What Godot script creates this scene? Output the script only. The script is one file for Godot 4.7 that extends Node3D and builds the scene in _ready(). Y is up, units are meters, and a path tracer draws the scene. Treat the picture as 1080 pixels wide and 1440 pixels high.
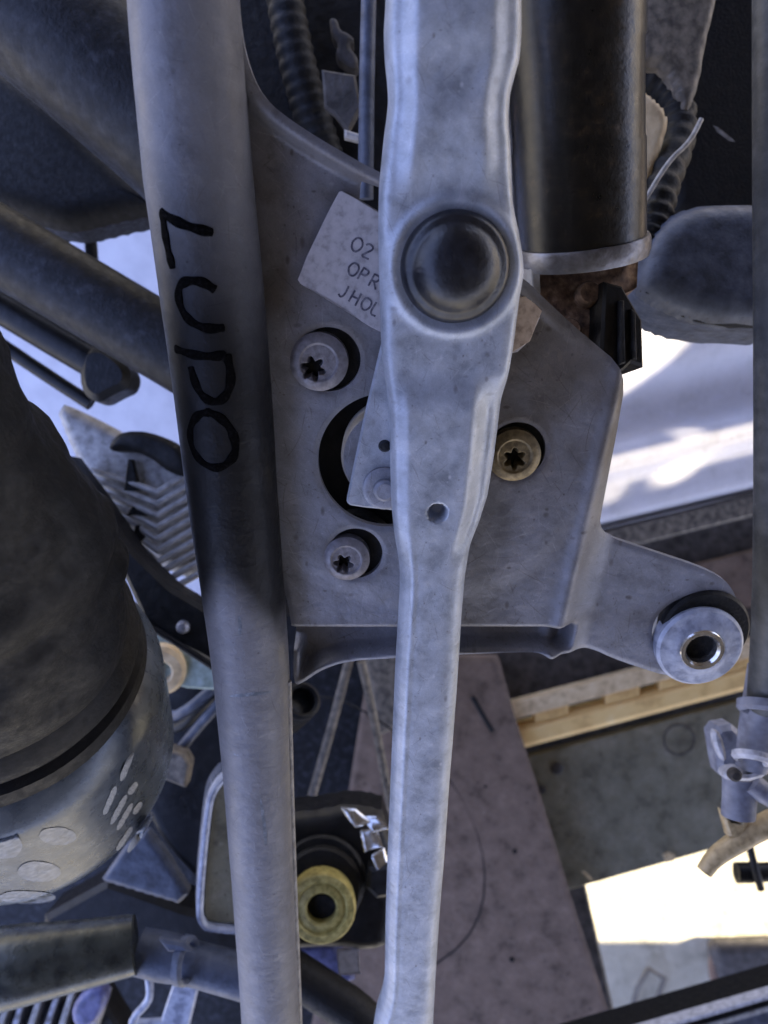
extends Node3D
# Scrapyard close-up: a windscreen wiper linkage lying on a heap of used car parts, seen from straight above.
# The camera hangs at EYE over a rack shelf (about y = 0.65) above a concrete yard (y = 0); picture right is +x, picture down is +z.

const F := 1130.2                                  # focal length in photograph pixels (1080 x 1440)
const EYE := Vector3(0, 1.25, 0)
var M := {}
var shared := []
const TOWARD := Vector3(0.80, 0.56, -0.27)          # towards the sun
var taken := {}
var rng := RandomNumberGenerator.new()
var lump := FastNoiseLite.new()

# ---------------------------------------------------------------- geometry kit
class Geo:
	var v := PackedVector3Array()
	var n := PackedVector3Array()
	var i := PackedInt32Array()
	var c := PackedColorArray()
	func tri(a: Vector3, b: Vector3, c: Vector3, na: Vector3, nb: Vector3, nc: Vector3):
		var k := v.size()
		v.append(a); v.append(b); v.append(c)
		n.append(na); n.append(nb); n.append(nc)
		i.append(k)
		if (b - a).cross(c - a).dot(na + nb + nc) > 0: i.append(k + 2); i.append(k + 1)
		else: i.append(k + 1); i.append(k + 2)
	func quad(a: Vector3, b: Vector3, c: Vector3, d: Vector3, na: Vector3, nb: Vector3, nc: Vector3, nd: Vector3):
		tri(a, b, c, na, nb, nc); tri(a, c, d, na, nc, nd)
	func grid(rows: Array, closed := true):
		# rows of equally many points; a row that repeats the one before is a hard edge
		var nr := rows.size()
		var nc: int = rows[0].size()
		var mid := []
		for r in rows:
			var s := Vector3.ZERO
			for p in r: s += p
			mid.append(s / nc)
		var base := v.size()
		var vote := 0.0
		var norms := PackedVector3Array()
		norms.resize(nr * nc)
		for a in nr:
			var lo := a
			var hi := a
			if a > 0 and not same(rows[a], rows[a - 1]): lo = a - 1
			if a < nr - 1 and not same(rows[a], rows[a + 1]): hi = a + 1
			var row: PackedVector3Array = rows[a]
			var rl: PackedVector3Array = rows[lo]
			var rh: PackedVector3Array = rows[hi]
			for b in nc:
				var bn := (b + 1) % nc if closed else mini(b + 1, nc - 1)
				var bp := (b + nc - 1) % nc if closed else maxi(b - 1, 0)
				var nn := (row[bn] - row[bp]).cross(rh[b] - rl[b])
				if nn.length_squared() < 1e-22:
					nn = (rl[bn] + rh[bn] - rl[bp] - rh[bp]).cross(rh[b] - rl[b])
				nn = nn.normalized()
				norms[a * nc + b] = nn
				vote += nn.dot((row[b] - mid[a]).normalized())
		var flip := vote < 0 and closed
		if flip:
			for a in nr:
				for b in nc: norms[a * nc + b] = -norms[a * nc + b]
		for a in nr: v.append_array(rows[a])
		n.append_array(norms)
		for a in nr - 1:
			if same(rows[a], rows[a + 1]): continue
			for b in (nc if closed else nc - 1):
				var b2 := (b + 1) % nc
				var p := base + a * nc + b
				var q := base + a * nc + b2
				var r := base + (a + 1) * nc + b
				var s := base + (a + 1) * nc + b2
				if flip: i.append_array(PackedInt32Array([p, q, r, q, s, r]))
				else: i.append_array(PackedInt32Array([p, r, q, q, r, s]))
	func same(a: PackedVector3Array, b: PackedVector3Array) -> bool:
		return a[0].distance_squared_to(b[0]) < 1e-14 and a[a.size() / 3].distance_squared_to(b[a.size() / 3]) < 1e-14 and a[a.size() * 2 / 3].distance_squared_to(b[a.size() * 2 / 3]) < 1e-14
	func mesh() -> ArrayMesh:
		var arr := []
		arr.resize(Mesh.ARRAY_MAX)
		arr[Mesh.ARRAY_VERTEX] = v; arr[Mesh.ARRAY_NORMAL] = n; arr[Mesh.ARRAY_INDEX] = i
		if c.size() == v.size(): arr[Mesh.ARRAY_COLOR] = c
		var m := ArrayMesh.new()
		m.add_surface_from_arrays(Mesh.PRIMITIVE_TRIANGLES, arr)
		return m

func chaikin(p: PackedVector2Array, times := 2, closed := true) -> PackedVector2Array:
	for t in times:
		var o := PackedVector2Array()
		var k := p.size()
		if not closed: o.append(p[0])
		for a in (k if closed else k - 1):
			var x := p[a]
			var y := p[(a + 1) % k]
			o.append(x.lerp(y, 0.25)); o.append(x.lerp(y, 0.75))
		if not closed: o.append(p[k - 1])
		p = o
	return p

func smooth3(p: Array, times := 2) -> Array:
	for t in times:
		var o := [p[0]]
		for a in p.size() - 1:
			o.append(p[a].lerp(p[a + 1], 0.25)); o.append(p[a].lerp(p[a + 1], 0.75))
		o.append(p[p.size() - 1])
		p = o
	return p

func inside(q: Vector2, p: PackedVector2Array) -> float:       # distance to the outline, positive inside
	var best := 1e9
	var k := p.size()
	var w := false
	var b := p[k - 1]
	for t in k:
		var a := p[t]
		var e := b - a
		var c := q - a
		var l := e.length_squared()
		var s := clampf(c.dot(e) / l, 0.0, 1.0) if l > 0.0 else 0.0
		best = minf(best, (c - e * s).length_squared())
		if (a.y > q.y) != (b.y > q.y) and q.x < (b.x - a.x) * (q.y - a.y) / (b.y - a.y) + a.x: w = not w
		b = a
	return sqrt(best) * (1.0 if w else -1.0)

# a sheet whose outline is where sdf crosses zero, with top height h and a thickness
func relief(sdf: Callable, h: Callable, thick: float, box: Rect2, cell: float, col = null) -> ArrayMesh:
	var g := Geo.new()
	var nx := int(ceil(box.size.x / cell)) + 1
	var ny := int(ceil(box.size.y / cell)) + 1
	var d := PackedFloat32Array()
	var z := PackedFloat32Array()
	d.resize(nx * ny); z.resize(nx * ny)
	for y in ny:
		for x in nx:
			var q := box.position + Vector2(x, y) * cell
			var s: float = sdf.call(q)
			d[y * nx + x] = s
			z[y * nx + x] = h.call(q, s) if s > -cell * 2.0 else 0.0
	var ok := func(k: int) -> bool: return d[k] > -cell * 2.0
	var nrm := PackedVector3Array()
	nrm.resize(nx * ny)
	for y in ny:
		for x in nx:
			var k := y * nx + x
			if d[k] <= -cell * 2.0: continue
			var l := k - 1 if x > 0 and ok.call(k - 1) else k
			var r := k + 1 if x < nx - 1 and ok.call(k + 1) else k
			var dn := k - nx if y > 0 and ok.call(k - nx) else k
			var up := k + nx if y < ny - 1 and ok.call(k + nx) else k
			var gx := (z[r] - z[l]) / (cell * maxi(r - l, 1))
			var gy := (z[up] - z[dn]) / (cell * maxi((up - dn) / nx, 1))
			nrm[k] = Vector3(-gx, -gy, 1).normalized()
	for y in ny - 1:
		for x in nx - 1:
			var k := y * nx + x
			var q4 := [k, k + 1, k + nx + 1, k + nx]
			if d[k] <= 0 and d[k + 1] <= 0 and d[k + nx] <= 0 and d[k + nx + 1] <= 0: continue
			for t in 2:
				var tri := [q4[0], q4[1], q4[2]] if t == 0 else [q4[0], q4[2], q4[3]]
				var pts := []
				var nms := []
				var cut := []
				for e in 3:
					var a: int = tri[e]
					var b: int = tri[(e + 1) % 3]
					var pa := Vector3(box.position.x + (a % nx) * cell, box.position.y + (a / nx) * cell, z[a])
					var pb := Vector3(box.position.x + (b % nx) * cell, box.position.y + (b / nx) * cell, z[b])
					if d[a] > 0: pts.append(pa); nms.append(nrm[a])
					if (d[a] > 0) != (d[b] > 0):
						var f := d[a] / (d[a] - d[b])
						pts.append(pa.lerp(pb, f)); nms.append(nrm[a].lerp(nrm[b], f).normalized())
						cut.append(pts[pts.size() - 1])
				for m in range(1, pts.size() - 1):
					g.tri(pts[0], pts[m], pts[m + 1], nms[0], nms[m], nms[m + 1])
					var dz := Vector3(0, 0, -thick)
					g.tri(pts[0] + dz, pts[m] + dz, pts[m + 1] + dz, -nms[0], -nms[m], -nms[m + 1])
				if cut.size() == 2:
					var e2: Vector3 = cut[1] - cut[0]
					var wn := Vector3(e2.y, -e2.x, 0).normalized()
					var c := Vector3.ZERO
					for p in pts: c += p
					c /= pts.size()
					if wn.dot(cut[0] - c) < 0: wn = -wn
					var dz2 := Vector3(0, 0, -thick)
					g.quad(cut[0], cut[1], cut[1] + dz2, cut[0] + dz2, wn, wn, wn, wn)
	if col != null:
		for p in g.v: g.c.append(col.call(Vector2(p.x, p.y)))
	return g.mesh()

func bounds(p: PackedVector2Array, grow := 0.002) -> Rect2:
	var r := Rect2(p[0], Vector2.ZERO)
	for q in p: r = r.expand(q)
	return r.grow(grow)

func mitre(p: PackedVector2Array, by: float) -> PackedVector2Array:
	var k := p.size()
	var area := 0.0
	for a in k: area += p[a].cross(p[(a + 1) % k])
	var s := 1.0 if area > 0 else -1.0
	var o := PackedVector2Array()
	for a in k:
		var e1 := (p[a] - p[(a + k - 1) % k]).normalized()
		var e2 := (p[(a + 1) % k] - p[a]).normalized()
		var n1 := Vector2(-e1.y, e1.x) * s
		var n2 := Vector2(-e2.y, e2.x) * s
		var m := (n1 + n2).normalized()
		o.append(p[a] + m * by / maxf(m.dot(n1), 0.4))
	return o

func prism(p: PackedVector2Array, z0: float, z1: float, bev := 0.0005, g: Geo = null) -> Geo:
	if g == null: g = Geo.new()
	var k := p.size()
	var inn := mitre(p, bev)
	var area := 0.0
	for a in k: area += p[a].cross(p[(a + 1) % k])
	var s := -1.0 if area > 0 else 1.0
	var en := PackedVector2Array()
	for a in k:
		var e := (p[(a + 1) % k] - p[a]).normalized()
		en.append(Vector2(-e.y, e.x) * s)
	for a in k:
		var b := (a + 1) % k
		var na := en[a]
		var nb := en[a]
		if en[(a + k - 1) % k].dot(en[a]) > 0.75: na = (en[(a + k - 1) % k] + en[a]).normalized()
		if en[b].dot(en[a]) > 0.75: nb = (en[b] + en[a]).normalized()
		var ring := [[inn, z0, -1.0], [p, z0 + bev, -1.0], [p, z0 + bev, 0.0], [p, z1 - bev, 0.0], [p, z1 - bev, 1.0], [inn, z1, 1.0]]
		for q in [0, 2, 4]:
			var lo: Array = ring[q]
			var hi: Array = ring[q + 1]
			var za: float = lo[2]
			var n3a := Vector3(na.x, na.y, za).normalized()
			var n3b := Vector3(nb.x, nb.y, za).normalized()
			g.quad(Vector3(lo[0][a].x, lo[0][a].y, lo[1]), Vector3(lo[0][b].x, lo[0][b].y, lo[1]), Vector3(hi[0][b].x, hi[0][b].y, hi[1]), Vector3(hi[0][a].x, hi[0][a].y, hi[1]), n3a, n3b, n3b, n3a)
	var t := Geometry2D.triangulate_polygon(inn)
	for a in range(0, t.size(), 3):
		for top in [0, 1]:
			var zz: float = z1 if top else z0
			var nn := Vector3(0, 0, 1 if top else -1)
			g.tri(Vector3(inn[t[a]].x, inn[t[a]].y, zz), Vector3(inn[t[a + 1]].x, inn[t[a + 1]].y, zz), Vector3(inn[t[a + 2]].x, inn[t[a + 2]].y, zz), nn, nn, nn)
	return g

# profile: Vector2(radius, height along z); turned round z, then moved by x
func lathe(prof: Array, segs := 40, x := Transform3D.IDENTITY, g: Geo = null, wob := 0.0) -> Geo:
	if g == null: g = Geo.new()
	var rows := []
	for a in prof.size():
		var row := PackedVector3Array()
		for b in segs:
			var t := TAU * b / segs
			var r: float = prof[a].x
			if wob > 0: r *= 1.0 + wob * lump.get_noise_3d(cos(t) * 60, sin(t) * 60, prof[a].y * 2500)
			row.append(x * Vector3(cos(t) * r, sin(t) * r, prof[a].y))
		rows.append(row)
		if a > 0 and a < prof.size() - 1:
			var u: Vector2 = (prof[a] - prof[a - 1]).normalized()
			var w: Vector2 = (prof[a + 1] - prof[a]).normalized()
			if u.dot(w) < 0.8: rows.append(row.duplicate())
	g.grid(rows)
	return g

func tube(path: Array, rad, segs := 24, g: Geo = null, squash := 1.0, rough := 0.0) -> Geo:
	if g == null: g = Geo.new()
	var rows := []
	var up := Vector3(0.31, 0.2, 0.93).normalized()
	for a in path.size():
		var t: Vector3 = (path[mini(a + 1, path.size() - 1)] - path[maxi(a - 1, 0)]).normalized()
		var s := t.cross(up).normalized()
		up = s.cross(t).normalized()
		var r: float = rad[a] if rad is Array else rad
		var row := PackedVector3Array()
		for b in segs:
			var an := TAU * b / segs
			var rr := r
			if rough > 0: rr *= 1.0 + rough * lump.get_noise_3dv((path[a] + (s * cos(an) + up * sin(an)) * r) * 3000)
			row.append(path[a] + (s * cos(an) + up * sin(an) * squash) * rr)
		if a == 0:
			var c := PackedVector3Array(); c.resize(segs); c.fill(path[0]); rows.append(c); rows.append(row.duplicate())
		rows.append(row)
		if a == path.size() - 1:
			var c2 := PackedVector3Array(); c2.resize(segs); c2.fill(path[a]); rows.append(row.duplicate()); rows.append(c2)
	g.grid(rows)
	return g

func rbox(size: Vector3, r: float, x := Transform3D.IDENTITY, g: Geo = null) -> Geo:
	if g == null: g = Geo.new()
	var h := size * 0.5
	r = minf(r, minf(h.x, minf(h.y, h.z)))
	var rows := []
	var zs := []
	for k in 5: zs.append([-h.z + r - r * cos(PI * 0.5 * k / 4), r - r * sin(PI * 0.5 * k / 4)])
	for k in 5: zs.append([h.z - r + r * sin(PI * 0.5 * k / 4), r - r * cos(PI * 0.5 * k / 4)])
	for k in zs.size():
		var row := PackedVector3Array()
		for c in 4:
			var sx: float = [1, -1, -1, 1][c]
			var sy: float = [1, 1, -1, -1][c]
			for e in 5:
				var an := PI * 0.5 * (c + e / 4.0)
				row.append(x * Vector3(sx * (h.x - r) + cos(an) * (r - zs[k][1]), sy * (h.y - r) + sin(an) * (r - zs[k][1]), zs[k][0]))
		if k == 0 or k == zs.size() - 1:
			var cc := PackedVector3Array(); cc.resize(20); cc.fill(x * Vector3(0, 0, zs[k][0]))
			if k == 0: rows.append(cc); rows.append(row.duplicate()); rows.append(row)
			else: rows.append(row); rows.append(row.duplicate()); rows.append(cc)
		else: rows.append(row)
	g.grid(rows)
	return g

func blob(size: Vector3, rough: float, seed_: int, freq := 1.0, g: Geo = null, x := Transform3D.IDENTITY) -> Geo:
	if g == null: g = Geo.new()
	var rows := []
	for a in 33:
		var ph := PI * a / 32.0
		var row := PackedVector3Array()
		for b in 48:
			var th := TAU * b / 48.0
			var u := Vector3(sin(ph) * cos(th), sin(ph) * sin(th), cos(ph))
			var k := 1.0 + rough * lump.get_noise_3dv(u * 70.0 * freq + Vector3(seed_ * 31, 0, 0))
			row.append(x * (u * size * k))
		rows.append(row)
	g.grid(rows)
	return g

# ---------------------------------------------------------------- placing
func dirp(px: float, py: float) -> Vector3: return Vector3((px - 540.0) / F, -1.0, (py - 720.0) / F)
func W(px: float, py: float, d: float) -> Vector3: return EYE + dirp(px, py) * d
func frame(px: float, py: float, d: float, tilt := 0.0, roll := 0.0, spin := 0.0) -> Transform3D:
	var b := Basis(Vector3(1, 0, 0), Vector3(0, 0, -1), Vector3(0, 1, 0))
	b = b * Basis(Vector3(0, 0, 1), deg_to_rad(spin)) * Basis(Vector3(1, 0, 0), deg_to_rad(tilt)) * Basis(Vector3(0, 1, 0), deg_to_rad(roll))
	return Transform3D(b, W(px, py, d))
func on(fr: Transform3D, px: float, py: float, z := 0.0) -> Vector3:
	var c := fr.affine_inverse() * EYE
	var d := fr.basis.inverse() * dirp(px, py)
	return c + d * ((z - c.z) / d.z)
func on2(fr: Transform3D, px: float, py: float, z := 0.0) -> Vector2:
	var p := on(fr, px, py, z)
	return Vector2(p.x, p.y)
func outline(fr: Transform3D, l: Array, z := 0.0) -> PackedVector2Array:
	var o := PackedVector2Array()
	for k in range(0, l.size(), 2): o.append(on2(fr, l[k], l[k + 1], z))
	return o
func inn(fr: Transform3D, px: float, py: float, d: float) -> Vector3: return fr.affine_inverse() * W(px, py, d)

func called(n: String) -> String:
	taken[n] = taken.get(n, -1) + 1
	return n if taken[n] == 0 else "%s_%03d" % [n, taken[n]]
func thing(n: String, label: String, cat: String, fr: Transform3D, group := "") -> Node3D:
	var o := Node3D.new()
	o.name = called(n)
	add_child(o)
	o.transform = fr
	o.set_meta("label", label); o.set_meta("category", cat)
	if group: o.set_meta("group", group)
	return o
func part(n: String, g, mat: Material, parent: Node, label := "") -> MeshInstance3D:
	var o := MeshInstance3D.new()
	o.name = n
	o.mesh = g.mesh() if g is Geo else g
	o.material_override = mat
	parent.add_child(o, true)
	if label: o.set_meta("label", label)
	return o
func whole(n: String, label: String, cat: String, fr: Transform3D, g, mat: Material, group := "") -> MeshInstance3D:
	var o := MeshInstance3D.new()
	o.name = called(n)
	o.mesh = g.mesh() if g is Geo else g
	o.material_override = mat
	add_child(o)
	o.transform = fr
	o.set_meta("label", label); o.set_meta("category", cat)
	if group: o.set_meta("group", group)
	return o
func struct(n: String, g, mat: Material, fr := Transform3D.IDENTITY, label := "") -> MeshInstance3D:
	var o := MeshInstance3D.new()
	o.name = n
	o.mesh = g.mesh() if g is Geo else g
	o.material_override = mat
	add_child(o)
	o.transform = fr
	o.set_meta("kind", "structure")
	if label: o.set_meta("label", label)
	return o

# ---------------------------------------------------------------- materials
func ntex(seed_: int, freq: float, cols: Array, offs: Array, oct := 5, size := 512, bump := 0.0) -> NoiseTexture2D:
	var f := FastNoiseLite.new()
	f.seed = seed_; f.frequency = freq; f.fractal_octaves = oct
	f.noise_type = FastNoiseLite.TYPE_SIMPLEX_SMOOTH
	f.fractal_gain = 0.58
	var t := NoiseTexture2D.new()
	t.width = size; t.height = size; t.seamless = true; t.noise = f
	if bump > 0:
		t.as_normal_map = true; t.bump_strength = bump
	else:
		var gr := Gradient.new()
		gr.offsets = PackedFloat32Array(offs); gr.colors = PackedColorArray(cols)
		t.color_ramp = gr
	return t
func grey(v: float, r := 0.0, g := 0.0, b := 0.0) -> Color: return Color(v + r, v + g, v + b)
# like ntex, with scratches, specks and smears worn into it
func worn(m: StandardMaterial3D, sd: int, freq: float, cols: Array, offs: Array, scratches: int, specks: int, light: Color, dark: Color, lean := 0.0):
	var f := FastNoiseLite.new()
	f.seed = sd; f.frequency = freq; f.fractal_octaves = 6; f.fractal_gain = 0.62
	f.noise_type = FastNoiseLite.TYPE_SIMPLEX_SMOOTH
	var n := 640
	var src := f.get_seamless_image(n, n)
	var gr := Gradient.new()
	gr.offsets = PackedFloat32Array(offs); gr.colors = PackedColorArray(cols)
	var lut := PackedColorArray()
	for k in 256: lut.append(gr.sample(k / 255.0))
	var im := Image.create(n, n, false, Image.FORMAT_RGB8)
	var by := src.get_data()
	var rg := RandomNumberGenerator.new()
	rg.seed = sd * 13 + 1
	for y in n:
		for x in n:
			var c := lut[by[y * n + x]]
			var g := 1.0 + (rg.randf() - 0.5) * 0.10
			im.set_pixel(x, y, Color(c.r * g, c.g * g, c.b * g))
	for k in scratches:
		var p := Vector2(rg.randf() * n, rg.randf() * n)
		var a := lean + rg.randfn(0.0, 0.5) if rg.randf() < 0.7 else rg.randf() * TAU
		var l := int(rg.randf_range(8, 70) * rg.randf_range(0.3, 1.3))
		var w := rg.randf_range(0.12, 0.45)
		var cc := light if rg.randf() < 0.6 else dark
		var bend := rg.randfn(0.0, 0.006)
		for t in l:
			p += Vector2(cos(a), sin(a))
			a += bend
			var xi := posmod(int(p.x), n)
			var yi := posmod(int(p.y), n)
			im.set_pixel(xi, yi, im.get_pixel(xi, yi).lerp(cc, w * sin(PI * (t + 0.5) / l)))
	for k in specks:
		var p := Vector2(rg.randf() * n, rg.randf() * n)
		var r := rg.randf_range(0.7, 2.2) * (1.0 if rg.randf() < 0.9 else 3.0)
		var w := rg.randf_range(0.15, 0.6)
		var cc := dark if rg.randf() < 0.75 else light
		var sx := rg.randf_range(0.6, 1.5)
		var q := int(ceil(r * 1.6))
		for dy in range(-q, q + 1):
			for dx in range(-q, q + 1):
				var d := Vector2(dx * sx, dy / sx).length() / r
				if d < 1.0:
					var xi := posmod(int(p.x) + dx, n)
					var yi := posmod(int(p.y) + dy, n)
					im.set_pixel(xi, yi, im.get_pixel(xi, yi).lerp(cc, w * (1.0 - d * d)))
	m.albedo_texture = ImageTexture.create_from_image(im)

# cols are sRGB; span is the size in metres of one texture period
func mat(n: String, cols: Array, offs: Array, span: float, rough: float, metal := 0.0, bump := 3.0, freq := 0.012, sd := 1) -> StandardMaterial3D:
	var m := StandardMaterial3D.new()
	m.resource_name = n
	m.albedo_texture = ntex(sd, freq, cols, offs)
	m.uv1_triplanar = true
	m.uv1_scale = Vector3.ONE / span
	m.metallic = metal
	m.roughness = minf(rough * 1.18, 1.0)
	if shared.is_empty():
		for k in 2: shared.append(ntex(50 + k, 0.02, [grey(0.70), grey(1.0)], [0.25, 0.75], 4, 512))
		for k in 3: shared.append(ntex(90 + k, 0.045, [], [], 4, 512, 3.0))
	m.roughness_texture = shared[sd % 2]
	m.roughness_texture_channel = BaseMaterial3D.TEXTURE_CHANNEL_GRAYSCALE
	if bump > 0:
		m.normal_enabled = true
		m.normal_texture = shared[2 + sd % 3]
		m.normal_scale = 0.17 * bump
	M[n] = m
	return m

func materials():
	mat("zinc", [Color(.46, .45, .45), Color(.545, .54, .55), Color(.575, .575, .59), Color(.64, .63, .64)], [.10, .42, .62, .94], .11, .52, .3, 1.6, .010, 3)
	mat("zinc_rod", [Color(.60, .60, .61), Color(.68, .69, .705), Color(.705, .71, .73), Color(.77, .77, .78)], [.10, .42, .62, .94], .09, .50, .35, 1.0, .012, 7)
	mat("tube_paint", [Color(.10, .10, .10), Color(.15, .145, .14), Color(.20, .19, .185), Color(.34, .32, .30)], [.25, .5, .68, .9], .05, .40, .1, 2.0, .010, 11)
	mat("tube_dusty_sheen", [Color(.46, .46, .465), Color(.50, .50, .51), Color(.515, .515, .525), Color(.57, .57, .58)], [.12, .42, .65, .95], .09, .5, .15, 2.0, .010, 12)
	mat("black_plastic", [Color(.045, .045, .048), Color(.07, .07, .075), Color(.12, .118, .12)], [.25, .55, .85], .05, .45, 0, 2.0, .012, 15)
	mat("black_rubber", [Color(.04, .04, .043), Color(.065, .064, .064), Color(.13, .122, .115)], [.25, .6, .9], .04, .62, 0, 4.0, .014, 17)
	mat("dusty_black", [Color(.06, .061, .066), Color(.105, .107, .118), Color(.22, .225, .245)], [.25, .55, .88], .05, .55, 0, 3.0, .012, 19)
	mat("white_sheet", [Color(.80, .79, .80), Color(.83, .82, .83), Color(.85, .84, .85)], [.2, .5, .8], .12, .5, 0, 1.0, .01, 21)
	mat("white_paint", [Color(.82, .81, .81), Color(.86, .85, .86), Color(.88, .88, .90)], [.12, .4, .8], .15, .35, 0, 1.0, .012, 23)
	mat("cast_grey", [Color(.48, .47, .45), Color(.60, .59, .58), Color(.65, .64, .63), Color(.72, .71, .69)], [.2, .45, .65, .9], .04, .6, .1, 4.0, .012, 25)
	mat("pale_green", [Color(.55, .60, .55), Color(.66, .72, .68), Color(.72, .77, .76)], [.2, .5, .8], .06, .5, 0, 1.5, .01, 27)
	mat("steel", [Color(.38, .37, .37), Color(.52, .52, .54), Color(.62, .62, .65)], [.25, .55, .85], .05, .42, .6, 2.5, .012, 29)
	mat("can_paint", [Color(.33, .35, .38), Color(.38, .40, .43), Color(.42, .44, .47), Color(.46, .47, .46)], [.2, .5, .7, .9], .05, .30, .25, 1.5, .012, 31)
	mat("yellow_paint", [Color(.84, .68, .42), Color(.93, .78, .50), Color(.95, .81, .54), Color(.96, .86, .64)], [.12, .35, .7, .9], .16, .55, 0, 2.0, .010, 33)
	mat("tan_paint", [Color(.72, .62, .47), Color(.84, .74, .57), Color(.89, .80, .64)], [.15, .5, .85], .06, .6, 0, 3.0, .012, 34)
	mat("brown_board", [Color(.44, .38, .34), Color(.52, .455, .41), Color(.55, .48, .435), Color(.60, .53, .48)], [.10, .34, .6, .9], .16, .75, 0, 3.0, .014, 35)
	mat("green_plate", [Color(.40, .385, .32), Color(.47, .455, .385), Color(.50, .485, .415), Color(.55, .53, .46)], [.10, .35, .65, .9], .18, .6, .1, 2.5, .012, 37)
	mat("dark_slab", [Color(.20, .185, .17), Color(.29, .27, .255), Color(.36, .34, .32)], [.2, .55, .9], .08, .7, 0, 3.0, .012, 39)
	mat("concrete", [Color(.58, .57, .53), Color(.67, .66, .61), Color(.69, .68, .63), Color(.73, .72, .67)], [.12, .36, .62, .9], .30, .9, 0, 4.0, .012, 41)
	mat("rust", [Color(.30, .24, .20), Color(.45, .36, .30), Color(.56, .46, .38), Color(.66, .58, .51)], [.2, .45, .7, .92], .03, .75, .1, 5.0, .014, 43)
	mat("brass", [Color(.40, .35, .26), Color(.52, .46, .34), Color(.62, .55, .41)], [.2, .5, .85], .02, .5, .5, 3.0, .014, 45)
	mat("screw_grey", [Color(.46, .44, .44), Color(.53, .515, .525), Color(.60, .585, .59)], [.2, .5, .85], .02, .5, .35, 3.0, .014, 46)
	mat("chrome", [Color(.75, .74, .72), Color(.88, .87, .85)], [.3, .7], .03, .14, .9, 1.0, .012, 47)
	mat("washer", [Color(.60, .60, .62), Color(.74, .74, .76), Color(.80, .80, .82)], [.2, .5, .8], .03, .5, .1, 1.5, .012, 49)
	mat("olive_rubber", [Color(.46, .42, .20), Color(.64, .58, .32), Color(.74, .68, .42)], [.2, .5, .85], .03, .55, 0, 3.0, .014, 51)
	mat("blue_plastic", [Color(.26, .27, .40), Color(.35, .36, .52), Color(.44, .45, .60)], [.2, .5, .85], .05, .45, 0, 2.0, .012, 53)
	mat("slate_plastic", [Color(.14, .155, .19), Color(.21, .23, .28), Color(.31, .335, .39)], [.2, .5, .9], .06, .5, 0, 2.5, .010, 54)
	mat("paper", [Color(.60, .58, .58), Color(.70, .68, .68), Color(.74, .72, .72)], [.15, .45, .8], .03, .8, 0, 1.0, .014, 55)
	mat("paper_warm_light", [Color(.56, .49, .42), Color(.72, .64, .56), Color(.78, .70, .62)], [.15, .45, .8], .03, .8, 0, 1.0, .014, 56)
	mat("trim_brown", [Color(.28, .26, .23), Color(.43, .40, .355), Color(.54, .50, .44)], [.2, .5, .85], .04, .6, 0, 4.0, .012, 57)
	mat("tan_plastic", [Color(.55, .47, .34), Color(.74, .65, .48), Color(.82, .74, .58)], [.2, .5, .85], .03, .5, 0, 2.0, .012, 59)
	mat("aluminium", [Color(.50, .52, .58), Color(.66, .68, .74), Color(.76, .78, .82)], [.2, .5, .85], .05, .5, .2, 2.5, .012, 61)
	mat("white_print", [Color(.38, .40, .42), Color(.62, .63, .64), Color(.72, .73, .73)], [.25, .45, .8], .008, .6, 0, 0, .02, 63)
	mat("ink", [Color(.03, .028, .03), Color(.05, .048, .05), Color(.10, .098, .10)], [.35, .6, .8], .012, .6, 0, 0, .02, 65)
	mat("pencil", [Color(.34, .33, .37), Color(.50, .49, .52)], [.3, .7], .02, .8, 0, 0, .02, 66)

# ---------------------------------------------------------------- the wiper linkage
var fr: Transform3D          # plane of the motor plate: z towards the camera
func tab(t: Array, y: float) -> float:        # piecewise curve through [y, x] pairs, smoothed
	for k in range(0, t.size() - 2, 2):
		if y <= t[k + 2]:
			var f := clampf((y - t[k]) / (t[k + 2] - t[k]), 0.0, 1.0)
			var p0: float = t[maxi(k - 2, 0) + 1]
			var p3: float = t[mini(k + 4, t.size() - 2) + 1]
			return cubic_interpolate(t[k + 1], t[k + 3], p0, p3, f)
	return t[t.size() - 1]

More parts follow.
